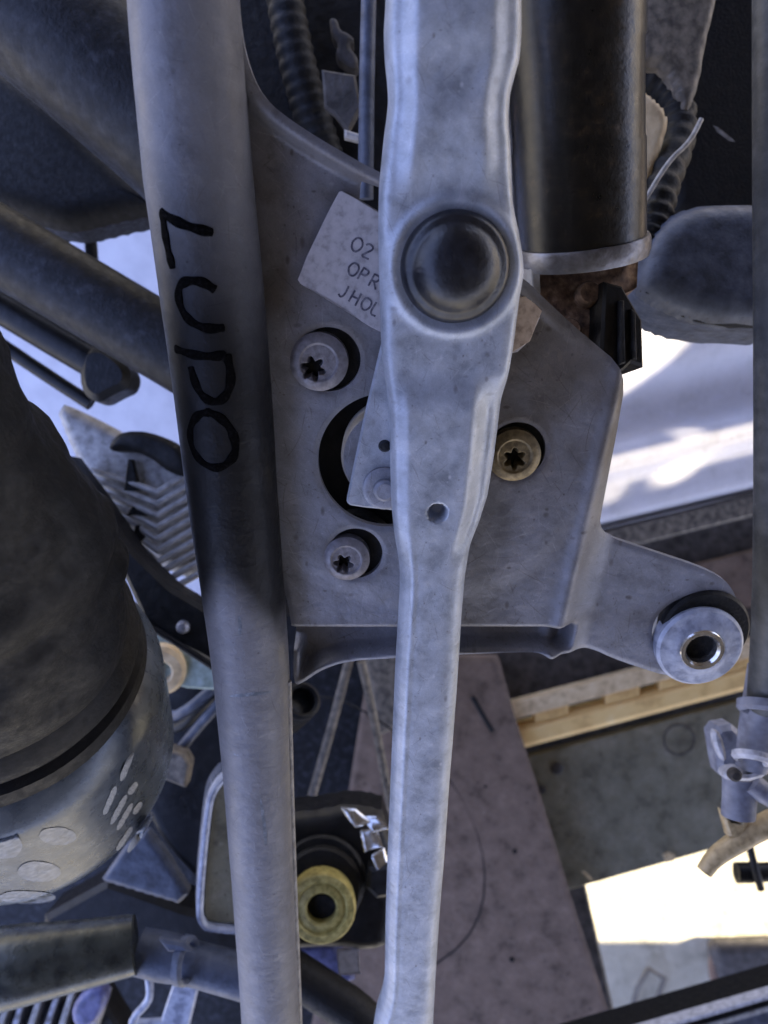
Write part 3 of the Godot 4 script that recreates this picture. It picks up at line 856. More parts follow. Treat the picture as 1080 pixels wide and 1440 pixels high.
func _ready():
	rng.seed = 7
	lump.seed = 5; lump.frequency = 0.01; lump.fractal_octaves = 3
	# camera
	var cam := Camera3D.new()
	cam.name = "camera"
	add_child(cam)
	cam.transform = Transform3D(Basis(Vector3(1, 0, 0), Vector3(0, 0, -1), Vector3(0, 1, 0)), EYE)
	var at := CameraAttributesPhysical.new()
	at.frustum_focal_length = 12.0 / tan(deg_to_rad(32.5))
	at.frustum_focus_distance = 0.222
	at.frustum_near = 0.01; at.frustum_far = 100.0
	at.exposure_aperture = 9.5
	cam.attributes = at
	cam.fov = 65.0; cam.near = 0.01; cam.far = 100.0
	# sky, exposure, sun
	var we := WorldEnvironment.new()
	we.name = "world_environment"
	var env := Environment.new()
	env.background_mode = Environment.BG_SKY
	var sm := ProceduralSkyMaterial.new()
	sm.sky_top_color = Color(.495, .57, .80); sm.sky_horizon_color = Color(.735, .775, .90); sm.sky_curve = 0.2
	sm.ground_bottom_color = Color(.30, .28, .26); sm.ground_horizon_color = Color(.60, .60, .66)
	var sky := Sky.new()
	sky.sky_material = sm
	env.sky = sky
	env.tonemap_mode = Environment.TONE_MAPPER_LINEAR
	env.tonemap_exposure = 4.6
	env.sdfgi_enabled = true; env.ssao_enabled = true; env.ssil_enabled = true
	we.environment = env
	add_child(we)
	var sun := DirectionalLight3D.new()
	sun.name = "sun"
	sun.light_energy = 1.6; sun.light_angular_distance = 0.5; sun.light_color = Color(1, .95, .85); sun.shadow_enabled = true
	add_child(sun)
	var toward := TOWARD.normalized()
	sun.transform = Transform3D(Basis.looking_at(-toward, Vector3.UP), Vector3(0, 3, 0))
	materials()
	mat("pale_mark", [Color(.36, .385, .415), Color(.43, .455, .49), Color(.56, .585, .62)], [.25, .5, .85], .03, .35, 0, 0, .02, 79)
	mat("olive_bar", [Color(.17, .175, .16), Color(.26, .265, .235), Color(.36, .36, .32)], [.2, .5, .9], .06, .30, .3, 1.5, .012, 81)
	mat("tube_grey", [Color(.22, .23, .23), Color(.30, .31, .31), Color(.37, .38, .38)], [.2, .5, .9], .06, .5, .1, 2.0, .012, 75)
	mat("slate_light", [Color(.40, .41, .46), Color(.50, .51, .56), Color(.60, .61, .65)], [.2, .5, .9], .06, .5, 0, 2.0, .012, 77)
	M.cap_plastic = mat("cap_plastic", [Color(.07, .073, .088), Color(.105, .11, .13), Color(.16, .165, .19)], [.2, .5, .9], .03, .34, 0, 2.5, .012, 71)
	M.black_paint = mat("black_paint", [Color(.045, .048, .055), Color(.075, .078, .085), Color(.13, .13, .13)], [.25, .6, .92], .05, .33, .1, 1.5, .012, 73)
	M.tube_dusty_sheen.vertex_color_use_as_albedo = true
	M.zinc.vertex_color_use_as_albedo = true
	for k in ["black_plastic", "black_rubber", "dusty_black"]: M[k].metallic_specular = 0.4
	worn(M.zinc, 3, .014, [Color(.48, .48, .50), Color(.545, .55, .575), Color(.565, .57, .60), Color(.61, .61, .635)], [.08, .42, .62, .95], 900, 800, Color(.76, .76, .78), Color(.26, .23, .21), 1.2)
	worn(M.zinc_rod, 7, .013, [Color(.55, .57, .60), Color(.655, .675, .71), Color(.69, .71, .745), Color(.76, .775, .80)], [.10, .42, .62, .94], 800, 900, Color(.90, .90, .92), Color(.36, .34, .34), 1.5)
	worn(M.tube_dusty_sheen, 12, .009, [Color(.45, .45, .465), Color(.50, .50, .52), Color(.52, .52, .54), Color(.58, .58, .59)], [.12, .42, .65, .95], 420, 300, Color(.80, .80, .80), Color(.22, .20, .19), 1.4)
	worn(M.can_paint, 31, .008, [Color(.235, .265, .30), Color(.295, .325, .36), Color(.33, .36, .395), Color(.39, .415, .445)], [.2, .5, .7, .9], 160, 260, Color(.58, .59, .58), Color(.14, .14, .14), 0.4)
	worn(M.brown_board, 35, .012, [Color(.36, .30, .25), Color(.46, .39, .33), Color(.49, .415, .355), Color(.54, .465, .40)], [.12, .38, .62, .9], 500, 900, Color(.60, .55, .50), Color(.20, .17, .15), 1.1)
	worn(M.green_plate, 37, .010, [Color(.37, .355, .29), Color(.455, .44, .365), Color(.49, .475, .40), Color(.54, .52, .45)], [.12, .38, .65, .9], 420, 700, Color(.62, .60, .52), Color(.22, .20, .17), 0.3)
	worn(M.concrete, 41, .010, [Color(.64, .61, .53), Color(.73, .70, .61), Color(.76, .73, .64), Color(.80, .77, .68)], [.12, .36, .62, .9], 80, 900, Color(.80, .79, .75), Color(.40, .38, .35), 0.0)
	worn(M.white_paint, 23, .010, [Color(.80, .79, .79), Color(.85, .84, .85), Color(.87, .86, .87), Color(.88, .87, .89)], [.12, .36, .62, .9], 200, 260, Color(.90, .90, .90), Color(.50, .46, .44), 0.3)
	worn(M.slate_plastic, 54, .009, [Color(.22, .24, .285), Color(.28, .305, .365), Color(.31, .335, .395), Color(.38, .405, .46)], [.2, .45, .65, .9], 300, 300, Color(.50, .52, .56), Color(.10, .10, .11), 0.3)
	worn(M.black_paint, 73, .010, [Color(.055, .055, .058), Color(.09, .083, .077), Color(.14, .118, .096), Color(.25, .20, .15)], [.25, .5, .7, .92], 200, 400, Color(.30, .28, .25), Color(.03, .03, .03), 1.5)
	worn(M.tube_grey, 75, .010, [Color(.22, .225, .225), Color(.29, .295, .295), Color(.32, .325, .325), Color(.40, .40, .40)], [.2, .45, .65, .9], 260, 300, Color(.62, .62, .62), Color(.20, .19, .18), 1.5)
	M.tube_dusty_sheen.metallic_specular = 0.35
	for k in ["ink", "pencil", "white_print"]: M[k].metallic_specular = 0.08
	yard()
	wiper_linkage()
	left_heap()
	lower_heap()
	right_heap()

# ---------------------------------------------------------------- yard and what lies on it
func yard():
	var g := Geo.new()
	var up := Vector3.UP
	g.quad(Vector3(-40, 0, -40), Vector3(40, 0, -40), Vector3(40, 0, 40), Vector3(-40, 0, 40), up, up, up, up)
	struct("ground", g, M.concrete)
	# unseen cover added to shade the heap; its right edge lets the low sun in
	var added_roof := CSGBox3D.new()
	added_roof.name = "added_roof"
	added_roof.size = Vector3(2.12, 0.012, 4.4); added_roof.position = Vector3(0.74, 1.45, 0.0)
	added_roof.material = M.dark_slab
	added_roof.set_meta("kind", "structure")
	add_child(added_roof)
	for q in [[934, 462, .53, .028, .036, 24], [978, 654, .545, .022, .0055, -16], [975, 607, .545, .014, .0045, -14], [872, 690, .55, .015, .0055, -34]]:      # holes cut in the added cover where sun flecks should fall
		var hit := W(q[0], q[1], q[2])
		var at := hit + TOWARD * ((1.45 - hit.y) / TOWARD.y)
		var cut := CSGCylinder3D.new()
		cut.name = "hole"
		cut.operation = CSGShape3D.OPERATION_SUBTRACTION
		cut.radius = 1.0; cut.height = 0.1; cut.sides = 28
		cut.transform = Transform3D(Basis(Vector3.UP, deg_to_rad(-q[5])) * Basis.from_scale(Vector3(q[3], 1, q[4])), at - added_roof.position)
		added_roof.add_child(cut, true)
	for q in [[962, 628, .545, .0044, .34], [954, 650, .545, .0040, .34], [950, 672, .545, .0012, .34], [985, 520, .53, .0014, .30]]:      # slits cut in the added cover to lay warm bands on the sill
		var hit := W(q[0], q[1], q[2])
		var at := hit + TOWARD * ((1.45 - hit.y) / TOWARD.y)
		var cut := CSGBox3D.new()
		cut.name = "slit"
		cut.operation = CSGShape3D.OPERATION_SUBTRACTION
		cut.size = Vector3(q[4], 0.1, q[3])
		cut.transform = Transform3D(Basis(Vector3.UP, deg_to_rad(13.5)), at - added_roof.position)
		added_roof.add_child(cut, true)
	# the rack shelf that carries the heap
	var sf := frame(400, 700, 0.64)
	struct("shelf", prism(outline(sf, [-500, -300, 1240, -300, 1240, 1060, 815, 1205, 868, 1440, 900, 1640, -500, 1640]), -0.02, 0, 0.002), M.dark_slab, sf, "dark shelf under the parts")
	struct("added_shelf", rbox(Vector3(1.5, 0.03, 1.0), 0.003), M.dark_slab, Transform3D(Basis.IDENTITY, Vector3(1.30, 0.62, 0.875)), "unseen shelf added to shade the ground at lower right")  # added out of view to cast shade on the ground
	struct("added_shelf_001", rbox(Vector3(2.8, 0.03, 2.6), 0.003), M.brown_board, Transform3D(Basis.IDENTITY, Vector3(2.05, 0.62, -1.2)), "long unseen shelf added to keep sun off the ground")  # added out of view to cut warm bounce from the sunlit ground
	slab("white_sheet", "pale white sheet metal under the black bars at upper left", "sheet metal", [-260, 180, 330, 150, 330, 880, -260, 900], 0.52, 0.004, M.white_sheet)
	# white sill with pressed ridges
	var f := frame(950, 560, 0.54)
	var rows := []
	var a := on2(f, 700, 470)
	var b := on2(f, 1250, 340)
	var e := (b - a).normalized()
	var nn := Vector2(e.y, -e.x)
	var prof := [[0.0, 0.0], [0.045, 0.002], [0.050, 0.004], [0.060, 0.004], [0.082, -0.010], [0.098, -0.011], [0.104, -0.004], [0.116, -0.002], [0.124, -0.008], [0.142, -0.010], [0.146, -0.016], [0.150, -0.03]]
	var sm := PackedVector2Array()
	for q in prof: sm.append(Vector2(q[0], q[1]))
	sm = chaikin(sm, 2, false)
	for k in 26:
		var row := PackedVector3Array()
		for q in sm:
			var p := a + e * ((b - a).length() * k / 25.0) + nn * (q.x * 1.22 - 0.035)
			row.append(Vector3(p.x, p.y, q.y * 1.7 + 0.0006 * lump.get_noise_2d(p.x * 900, p.y * 900)))
		for q in range(sm.size() - 1, -1, -1):
			row.append(row[q] - Vector3(0, 0, 0.002))
		rows.append(row)
	var sg := Geo.new()
	sg.grid(rows)
	whole("sill_panel", "white painted car sill panel with pressed ridges and sun flecks", "car panel", f, sg, M.white_paint)
	slab("edge_rail", "brown dusty rail along the lower edge of the white sill", "rail", [780, 766, 1140, 676, 1140, 706, 780, 796], 0.562, 0.02, M.trim_brown, {"bev": 0.002})
	slab("dark_slab", "dark grey slab under the plate ear", "slab", [560, 850, 1160, 700, 1160, 896, 560, 1046], 0.60, 0.01, M.dark_slab)
	slab("brown_plank", "short brown plank on the dark slab behind the bushing", "plank", [905, 812, 1160, 748, 1160, 836, 955, 872], 0.592, 0.006, M.brown_board)
	# yellow slotted beam
	var bf := frame(900, 980, 0.58)
	var bm := thing("yellow_beam", "yellow painted steel beam with a row of slots", "beam", bf)
	var y0 := func(x: float, off: float) -> float: return 1030.0 + off - (x - 700.0) * 0.262
	var strip := func(x1: float, x2: float, o1: float, o2: float) -> Array: return [x1, y0.call(x1, o1), x2, y0.call(x2, o1), x2, y0.call(x2, o2), x1, y0.call(x1, o2)]
	sub_slab("upper_flange", bm, strip.call(660, 1160, -36, -12), 0.578, 0.012, M.tan_paint, 0, "dusty tan upper flange", 0.0008)
	sub_slab("face", bm, strip.call(660, 1160, 0, 34), 0.58, 0.02, M.yellow_paint, 0, "", 0.004)
	for q in [[660, 726], [752, 800], [852, 900], [928, 975], [1005, 1055], [1085, 1160]]:
		sub_slab("bridge", bm, strip.call(q[0], q[1], -13, 1), 0.581, 0.012, M.yellow_paint)
	sub_slab("web", bm, strip.call(660, 1160, -34, 30), 0.604, 0.004, M.dark_slab)
	# green grey plate with bolt and ring mark
	var gp := slab("floor_plate", "greenish grey steel plate between the beam and the sunny ground", "steel plate", [640, 1090, 1180, 948, 1180, 1144, 800, 1252, 700, 1280], 0.600, 0.008, M.green_plate, {"bev": 0.001})
	for q in [[783, 1080, 0.0045], [762, 1110, 0.0026]]:
		sub_lathe("bolt_head", gp, q[0], q[1], 0.600, [Vector2(0, 0.002), Vector2(q[2] * 0.7, 0.002), Vector2(q[2], 0.001), Vector2(q[2], -0.001), Vector2(0, -0.001)], M.dark_slab)
	sub_lathe("ring_mark", gp, 955, 1040, 0.600, [Vector2(0.0105, -0.0005), Vector2(0.0107, 0.0004), Vector2(0.0118, 0.0004), Vector2(0.012, -0.0005), Vector2(0.0105, -0.0005)], M.dark_slab)
	# brown board
	var bp := [520, 925, 702, 925, 722, 1000, 760, 1118, 800, 1250, 862, 1440, 900, 1560, 420, 1560]
	var bo := slab("brown_board", "scuffed grey brown board lying flat on the ground", "board", bp, 0.570, 0.012, M.brown_board, {"rough": 0.0012, "edge": 0.002, "freq": 500.0, "cell": 0.0025})
	sub_pipe("scratch", bo, [[610, 1075, .5703], [640, 1105, .5703], [668, 1160, .5703], [682, 1215, .5703], [680, 1275, .5703], [655, 1325, .5703], [600, 1365, .5703]], 2.6, M.black_rubber, 6, "thin dark curved line")
	sub_pipe("gouge", bo, [[664, 980, .5705], [678, 1004, .5705], [692, 1028, .5705]], 7, M.black_rubber, 8)
	for q in [[724, 1147], [724, 1197], [683, 1106], [720, 1350], [668, 985]]:
		sub_lathe("nail_hole", bo, q[0], q[1], 0.5702, [Vector2(0, 0.0006), Vector2(0.0016, 0.0005), Vector2(0.0022, -0.001), Vector2(0, -0.001)], M.black_rubber)
	slab("straw_sliver", "pale straw sliver at the lower edge of the steel plate", "straw", [818, 1226, 823, 1226, 835, 1238, 830, 1239], 0.594, 0.001, M.tan_plastic, {"bev": 0.0003})
	slab("dry_leaf", "small dry leaf crumb on the edge of the steel plate", "leaf", [932, 1203, 940, 1198, 950, 1203, 948, 1212, 938, 1214], 0.594, 0.0012, M.tan_plastic, {"edge": 0.0008, "rough": 0.004, "freq": 3000.0, "cell": 0.0006})
	# low board at the bottom edge, and small litter on the sunny ground
	var lb := slab("kerb_board", "black edged blue grey board across the lower right corner", "board", [800, 1486, 1180, 1376, 1180, 1580, 800, 1580], 0.46, 0.03, M.black_rubber, {"bev": 0.001})
	sub_slab("edge_strip", lb, [780, 1487, 1180, 1371, 1180, 1377, 780, 1494], 0.458, 0.008, M.washer, 0, "pale edge strip", 0.0004)
	sub_slab("top_sheet", lb, [780, 1508, 1180, 1392, 1180, 1620, 780, 1620], 0.4585, 0.006, M.slate_plastic, 0, "blue grey top sheet", 0.0004)
	sub_slab("sheet_edge", lb, [780, 1505, 1180, 1389, 1180, 1394, 780, 1512], 0.4580, 0.006, M.cast_grey, 0, "", 0.0004)

func left_heap():
	pipe("rubber_hose", "thick black hose with a blue sheen across the upper left corner", "hose", [[-140, -150, .30], [30, -5, .30], [170, 112, .305], [300, 230, .315]], 205, M.dusty_black, {"rough": 0.03, "segs": 48})
	slab("plastic_duct", "dark rounded plastic duct under the thick black hose", "duct", [-80, 40, 60, 120, 150, 210, 240, 290, 180, 296, 130, 308, 88, 318, 40, 305, -80, 270], 0.36, 0.015, M.black_rubber, {"edge": 0.012, "rough": 0.001, "round": 2})
	pipe("strap", "thin black strap hanging between duct and strut", "strap", [[124, 290, .40], [128, 345, .40], [132, 400, .40]], 17, M.black_rubber, {"squash": 0.4})
	pipe("wire_strap", "black wire by the hose at far left", "wire", [[80, 300, .40], [88, 330, .40], [96, 365, .40]], 14, M.black_rubber)
	var st := pipe("gas_strut", "dark grey cylindrical strut slanting from left edge to the tube", "strut", [[-120, 275, .335], [60, 382, .335], [200, 465, .335], [340, 548, .335]], 108, M.dusty_black, {"segs": 44, "smooth": 1})
	for q in [[57, 415], [83, 422]]:
		sub_lathe("pit", st, q[0], q[1], 0.3235, [Vector2(0, 0.0008), Vector2(0.0011, 0.0006), Vector2(0.0015, -0.002), Vector2(0, -0.002)], M.black_rubber)
	var lt := pipe("latch_bar", "black latch bar with a knobbed end below the strut", "latch", [[-60, 395, .36], [60, 468, .36], [135, 512, .36]], 46, M.black_plastic, {"smooth": 1})
	sub_slab("knob", lt, [112, 490, 142, 484, 168, 502, 183, 522, 178, 545, 160, 552, 132, 568, 108, 545], 0.352, 0.02, M.black_plastic, 2, "", 0.003)
	sub_pipe("lower_bar", lt, [[-20, 470, .365], [60, 524, .365], [128, 568, .365]], 20, M.black_plastic)
	# black boot and can
	filter_can()
	# ribbed grey casting
	var cg := slab("ribbed_casting", "light grey ribbed metal casting beside the marked tube", "casting", [70, 560, 130, 588, 190, 622, 262, 640, 300, 680, 300, 800, 268, 816, 236, 806, 200, 780, 160, 740, 128, 690, 100, 640], 0.37, 0.012, M.cast_grey, {"edge": 0.006, "rough": 0.004, "freq": 700.0, "round": 1, "seed": 4})
	for k in 10:
		var y := 660.0 + k * 16.5
		sub_pipe("rib", cg, [[128 + k * 10, y + 2, .368], [184 + k * 4, y + 19, .366], [222, y + 32, .364], [222, y + 32, .364], [250, y + 15, .365], [284, y - 4, .366]], 9.5, M.cast_grey, 10)
	for q in [[182, 668, 14, 22], [190, 718, 22, 7], [165, 734, 14, 8], [192, 750, 12, 12]]:
		sub_slab("pocket", cg, [q[0] - q[2] * .6, q[1] + q[3], q[0] - q[2] * .2, q[1] - q[3], q[0] + q[2] * .3, q[1] - q[3], q[0] + q[2], q[1] + q[3]], 0.3645, 0.004, M.black_rubber)
	slab("rubber_lump", "dark torn rubber lump lying over the ribbed casting", "rubber", [150, 628, 160, 610, 190, 604, 226, 612, 262, 634, 270, 670, 240, 668, 205, 640, 176, 632, 152, 634], 0.355, 0.01, M.black_rubber, {"edge": 0.004, "rough": 0.004, "freq": 1400.0, "round": 1})
	var bk := slab("plastic_bracket", "long dark plastic bracket with one rivet, running to the tube", "bracket", [92, 640, 130, 690, 190, 778, 240, 826, 330, 880, 330, 960, 296, 932, 200, 882, 196, 860, 150, 760], 0.345, 0.02, M.black_plastic, {"bev": 0.002})
	sub_lathe("rivet", bk, 257, 882, 0.344, [Vector2(0, 0.002), Vector2(0.0016, 0.0018), Vector2(0.0028, 0.0006), Vector2(0.003, -0.001), Vector2(0, -0.001)], M.steel)
	sub_pipe("rim", bk, [[196, 872, .343], [250, 905, .343], [300, 938, .343]], 10, M.black_plastic)
	var gb := slab("green_bracket", "pale green bracket with a round mounting eye under the plastic bracket", "bracket", [180, 900, 200, 878, 250, 905, 320, 945, 320, 972, 262, 968, 205, 950, 185, 920], 0.385, 0.006, M.pale_green)
	sub_lathe("mounting_eye", gb, 224, 945, 0.380, [Vector2(0.0055, -0.006), Vector2(0.0055, 0), Vector2(0.0065, 0.001), Vector2(0.0105, 0.0008), Vector2(0.0125, -0.001), Vector2(0.0125, -0.006), Vector2(0.0055, -0.006)], M.tan_paint, 14, 10, "cream round eye")
	sub_lathe("eye_bolt", gb, 214, 941, 0.384, [Vector2(0, 0.001), Vector2(0.005, 0.001), Vector2(0.0056, 0), Vector2(0, -0.004)], M.black_rubber)

func filter_can():
	var f := frame(-20, 935, 0.250)
	# the can leans away from the camera, its domed bottom towards the lower right
	var axis := Vector3(-0.10, -0.70, -0.70).normalized()
	var sx := (Vector3(1, 0, 0) - axis * axis.x).normalized()
	f = Transform3D(f.basis * Basis(sx, axis.cross(sx), axis), f.origin)
	var o := thing("filter_can", "grey domed oil filter can with worn white printing at lower left", "oil filter", f)
	var R := 0.0525
	var pr := [Vector2(0, 0.0), Vector2(0.046, 0.0), Vector2(0.049, 0.003), Vector2(R - 0.001, 0.010), Vector2(R, 0.014), Vector2(R, 0.052)]
	for k in range(1, 13):
		var t := PI * 0.5 * k / 12.0
		pr.append(Vector2(R - 0.022 + 0.022 * cos(t), 0.052 + 0.022 * sin(t)))
	pr.append(Vector2(0, 0.075))
	part("can", lathe(pr, 96), M.can_paint, o)
	part("rubber_sleeve", lathe([Vector2(0, -0.024), Vector2(0.040, -0.024), Vector2(0.0445, -0.020), Vector2(0.046, -0.015), Vector2(0.0475, -0.012), Vector2(0.0475, -0.009), Vector2(0.0455, -0.0075), Vector2(0.0455, -0.0055), Vector2(0.0480, -0.004), Vector2(0.0485, 0.001), Vector2(0.047, 0.0025), Vector2(0.04, 0.0025)], 96, Transform3D.IDENTITY, null, 0.02), M.black_rubber, o, "black sleeve with a groove")
	var bp := []
	for q in chaikin(PackedVector2Array([Vector2(0, -0.138), Vector2(0.012, -0.136), Vector2(0.023, -0.126), Vector2(0.030, -0.108), Vector2(0.0355, -0.085), Vector2(0.0425, -0.060), Vector2(0.0468, -0.040), Vector2(0.0470, -0.026), Vector2(0.0455, -0.016), Vector2(0.040, -0.012)]), 3, false): bp.append(q)
	var hood := Geo.new()
	var hr := []
	for q in bp:
		var row := PackedVector3Array()
		for c in 110:
			var t := TAU * c / 110.0
			var u := Vector3(cos(t) * q.x, sin(t) * q.x, q.y)
			var e := smoothstep(-0.012, -0.035, q.y)
			var k := 0.005 * lump.get_noise_3dv(u * 1500) + 0.0055 * absf(lump.get_noise_3d(u.x * 1700 + 90, u.y * 1700, u.z * 3200)) - 0.001
			row.append(u + Vector3(cos(t), sin(t), -0.3) * k * e * (1.0 if q.x > 0.001 else 0.0))
		hr.append(row)
	hood.grid(hr)
	whole("rubber_boot", "large crumpled black rubber boot over the can on the left edge", "rubber boot", f, hood, M.black_rubber)
	for q in PALE_SPOTS:                                     # pale ellipses on the rounded end
		var rows := []
		for a in 9:
			var row := PackedVector3Array()
			for c in 28:
				var t := TAU * c / 28.0
				var rr := a / 8.0 * (1.0 + 0.16 * lump.get_noise_2d(cos(t) * 60 + q[0] * 500, sin(t) * 60))
				row.append(can_hit(f, R, q[0] + cos(t) * rr * q[2], q[1] + sin(t) * rr * q[3]))
			rows.append(row)
		var g := Geo.new()
		g.grid(rows)
		part("pale_spot", g, M.pale_mark, o)
	for q in PRINT:                                      # worn print: slanted strokes on the can side
		var rows := []
		var a := Vector2(q[0], q[1])
		var b := Vector2(q[2], q[3])
		var sd := (b - a).orthogonal().normalized()
		for k in 11:
			var t := k / 10.0
			var p := a.lerp(b, t)
			var w: float = 0.72 * q[4] * pow(clampf(minf(t, 1.0 - t) * 6.0, 0.05, 1.0), 0.4) * (1.0 + 0.35 * lump.get_noise_2d(p.x * 30, p.y * 30))
			rows.append(PackedVector3Array([can_hit(f, R, p.x - sd.x * w, p.y - sd.y * w), can_hit(f, R, p.x, p.y), can_hit(f, R, p.x + sd.x * w, p.y + sd.y * w)]))
		var g := Geo.new()
		g.grid(rows, false)
		part("printed_mark", g, M.white_print, o)
func can_hit(f: Transform3D, R: float, px: float, py: float) -> Vector3:        # where a line of sight meets the can
	var e := f.affine_inverse() * EYE
	var d := (f.basis.inverse() * dirp(px, py)).normalized()
	var t := 0.20
	while t < 0.5:
		var p := e + d * t
		if p.z > 0.012:
			var r := R if p.z < 0.052 else R - 0.022 + sqrt(maxf(0.022 * 0.022 - pow(minf(p.z, 0.074) - 0.052, 2), 0.0))
			if Vector2(p.x, p.y).length() < r + 0.0002: return p
		t += 0.0002
	return e + d * 0.30
const PALE_SPOTS := [[54, 1226, 30, 15], [38, 1262, 40, 9], [8, 1188, 22, 20], [82, 1176, 26, 13]]
const PRINT := [[163, 1058, 161, 1076, 7], [187, 1056, 170, 1098, 5.5], [163, 1106, 146, 1146, 5.5], [193, 1100, 181, 1117, 5.5], [178, 1118, 156, 1159, 5], [186, 1130, 165, 1167, 5], [199, 1128, 188, 1145, 5], [214, 1146, 180, 1198, 6.5], [186, 1163, 164, 1196, 5]]

func ring(n: String, par: Node3D, px: float, py: float, d: float, ro: float, ri: float, h: float, m: Material, tilt := 0.0, roll := 0.0, label := "") -> MeshInstance3D:
	return sub_lathe(n, par, px, py, d, [Vector2(ri, -h), Vector2(ri, -0.001), Vector2(ri + 0.001, 0), Vector2(ro - 0.0012, 0), Vector2(ro, -0.0012), Vector2(ro, -h), Vector2(ri, -h)], m, tilt, roll, label)

func lower_heap():
	slab("shade_sheet", "shaded floor painted as a dark tray under the lower half of the tube", "backing", [-240, 1120, 120, 960, 330, 860, 565, 880, 575, 1180, 585, 1600, -240, 1600], 0.60, 0.01, M.dusty_black, {"rough": 0.001, "edge": 0.002, "cell": 0.004})  # dark sheet laid in for the shaded floor in the gaps
	# cables and scrap left of the tube
	for q in [[[205, 985, .42], [240, 1010, .41], [262, 1000, .40], [300, 968, .40]], [[215, 1010, .43], [250, 1030, .42], [290, 985, .41], [320, 965, .41]], [[228, 1090, .42], [256, 1050, .41], [285, 1015, .40], [312, 985, .40]]]:
		pipe("cable", {205: "grey cable looping uppermost between the can and the tube", 215: "black cable looping between two grey cables beside the tube", 228: "straight grey cable rising from the small clip to the tube"}[q[0][0]], "cable", q, 15, M.slate_plastic if q[0][0] != 215 else M.black_plastic, {"group": "cables beside the tube"})
	slab("scrap_housing", "dark plastic housing behind the cables beside the can", "housing", [190, 960, 330, 950, 330, 1200, 290, 1260, 225, 1190, 190, 1120], 0.44, 0.02, M.black_plastic, {"edge": 0.006, "rough": 0.004, "round": 1})
	slab("wire_clip", "small grey clip sticking out beside the can", "clip", [230, 1052, 258, 1062, 266, 1076, 260, 1108, 228, 1096], 0.395, 0.012, M.trim_brown, {"bev": 0.001})
	# shallow framed housing
	var ff := frame(310, 1200, 0.345, 0, 14)
	var fh := thing("framed_housing", "flat greenish housing with rounded bright rim behind the tube", "housing", ff)
	var oo := chaikin(outline(ff, [380, 1070, 318, 1084, 296, 1108, 287, 1140, 274, 1282, 280, 1302, 292, 1312, 380, 1316]), 2)
	part("back_shell", prism(oo, -0.02, -0.004, 0.001), M.slate_plastic, fh)
	var ii := mitre(oo, 0.0030)
	part("rim", relief(func(q): return minf(inside(q, oo), -inside(q, ii)), func(q, s): return 0.0015 * (1.0 - pow(1.0 - clampf(s / 0.0012, 0.0, 1.0), 2.0)), 0.012, bounds(oo), 0.0008), M.aluminium, fh, "bright rounded rim")
	part("panel", prism(mitre(oo, 0.0034), -0.0045, -0.002, 0.0004), M.green_plate, fh)
	slab("blue_cowl", "slate blue plastic cowl piece under the can", "cowl", [140, 1240, 175, 1190, 205, 1170, 228, 1200, 264, 1260, 250, 1274], 0.40, 0.006, M.slate_plastic, {"edge": 0.003, "rough": 0.004, "freq": 500.0})
	slab("black_cover", "black cover in the dark gap below the can", "cover", [60, 1290, 150, 1240, 255, 1278, 345, 1300, 345, 1350, 60, 1340], 0.42, 0.03, M.black_plastic, {"bev": 0.003})
	# shiny black bar and its plug
	pipe("shiny_bar", "glossy black bar with olive sheen in the lower left corner", "bar", [[-160, 1392, .33], [0, 1362, .33], [100, 1345, .335], [190, 1328, .34]], [118, 112, 92, 78], M.olive_bar, {"segs": 44})
	var pg := pipe("grey_plug", "blue grey plug on the end of the glossy bar", "plug", [[196, 1338, .345], [235, 1346, .345], [262, 1352, .345], [360, 1378, .345]], [62, 66, 58, 62], M.slate_plastic, {"segs": 32, "smooth": 1})
	ring("collar", pg, 268, 1352, 0.336, 0.0098, 0.007, 0.004, M.slate_plastic, 0, 76)
	sub_slab("latch", pg, [222, 1322, 258, 1328, 270, 1340, 236, 1340], 0.330, 0.004, M.slate_plastic, 0, "", 0.001)
	slab("bent_strap", "light blue bent metal strap below the grey plug", "strap", [246, 1374, 282, 1378, 262, 1460, 180, 1460, 180, 1436, 226, 1434], 0.39, 0.003, M.aluminium)
	pipe("wire_hook", "thin grey wire hook beside the bent strap", "hook", [[208, 1366, .385], [212, 1400, .385], [204, 1414, .385], [188, 1430, .385], [182, 1460, .385]], 11, M.aluminium)
	var fin := thing("finned_block", "dark finned metal block at the bottom left corner", "finned block", frame(50, 1440, 0.43))
	sub_slab("body", fin, [-120, 1415, 140, 1400, 200, 1500, -120, 1520], 0.44, 0.02, M.black_plastic, 0, "", 0.002)
	for k in 9:
		var x := -50.0 + k * 22.0
		sub_slab("fin", fin, [x + 14, 1398 + k % 3 * 4, x + 22, 1398 + k % 3 * 4, x - 2, 1480, x - 12, 1480], 0.428, 0.012, M.steel if k % 2 else M.cast_grey, 0, "", 0.0006)
	slab("blue_rag", "small blue rag tucked under the glossy bar", "rag", [98, 1420, 120, 1392, 150, 1390, 146, 1420, 128, 1450, 100, 1450], 0.405, 0.006, M.blue_plastic, {"edge": 0.003, "rough": 0.006, "freq": 1500.0, "round": 1})
	# rubber mount with the yellowish bush
	var rm := slab("rubber_mount", "black engine mount holding a yellow olive bush", "engine mount", [380, 1150, 440, 1146, 492, 1136, 552, 1150, 560, 1330, 520, 1345, 470, 1338, 380, 1345], 0.385, 0.02, M.black_plastic, {"edge": 0.008, "rough": 0.003, "round": 1, "seed": 3})
	ring("collar", rm, 452, 1252, 0.372, 0.0188, 0.008, 0.02, M.black_rubber, -8, 0, "black rubber collar")
	ring("step", rm, 452, 1240, 0.376, 0.0205, 0.008, 0.012, M.black_rubber, -14, 0)
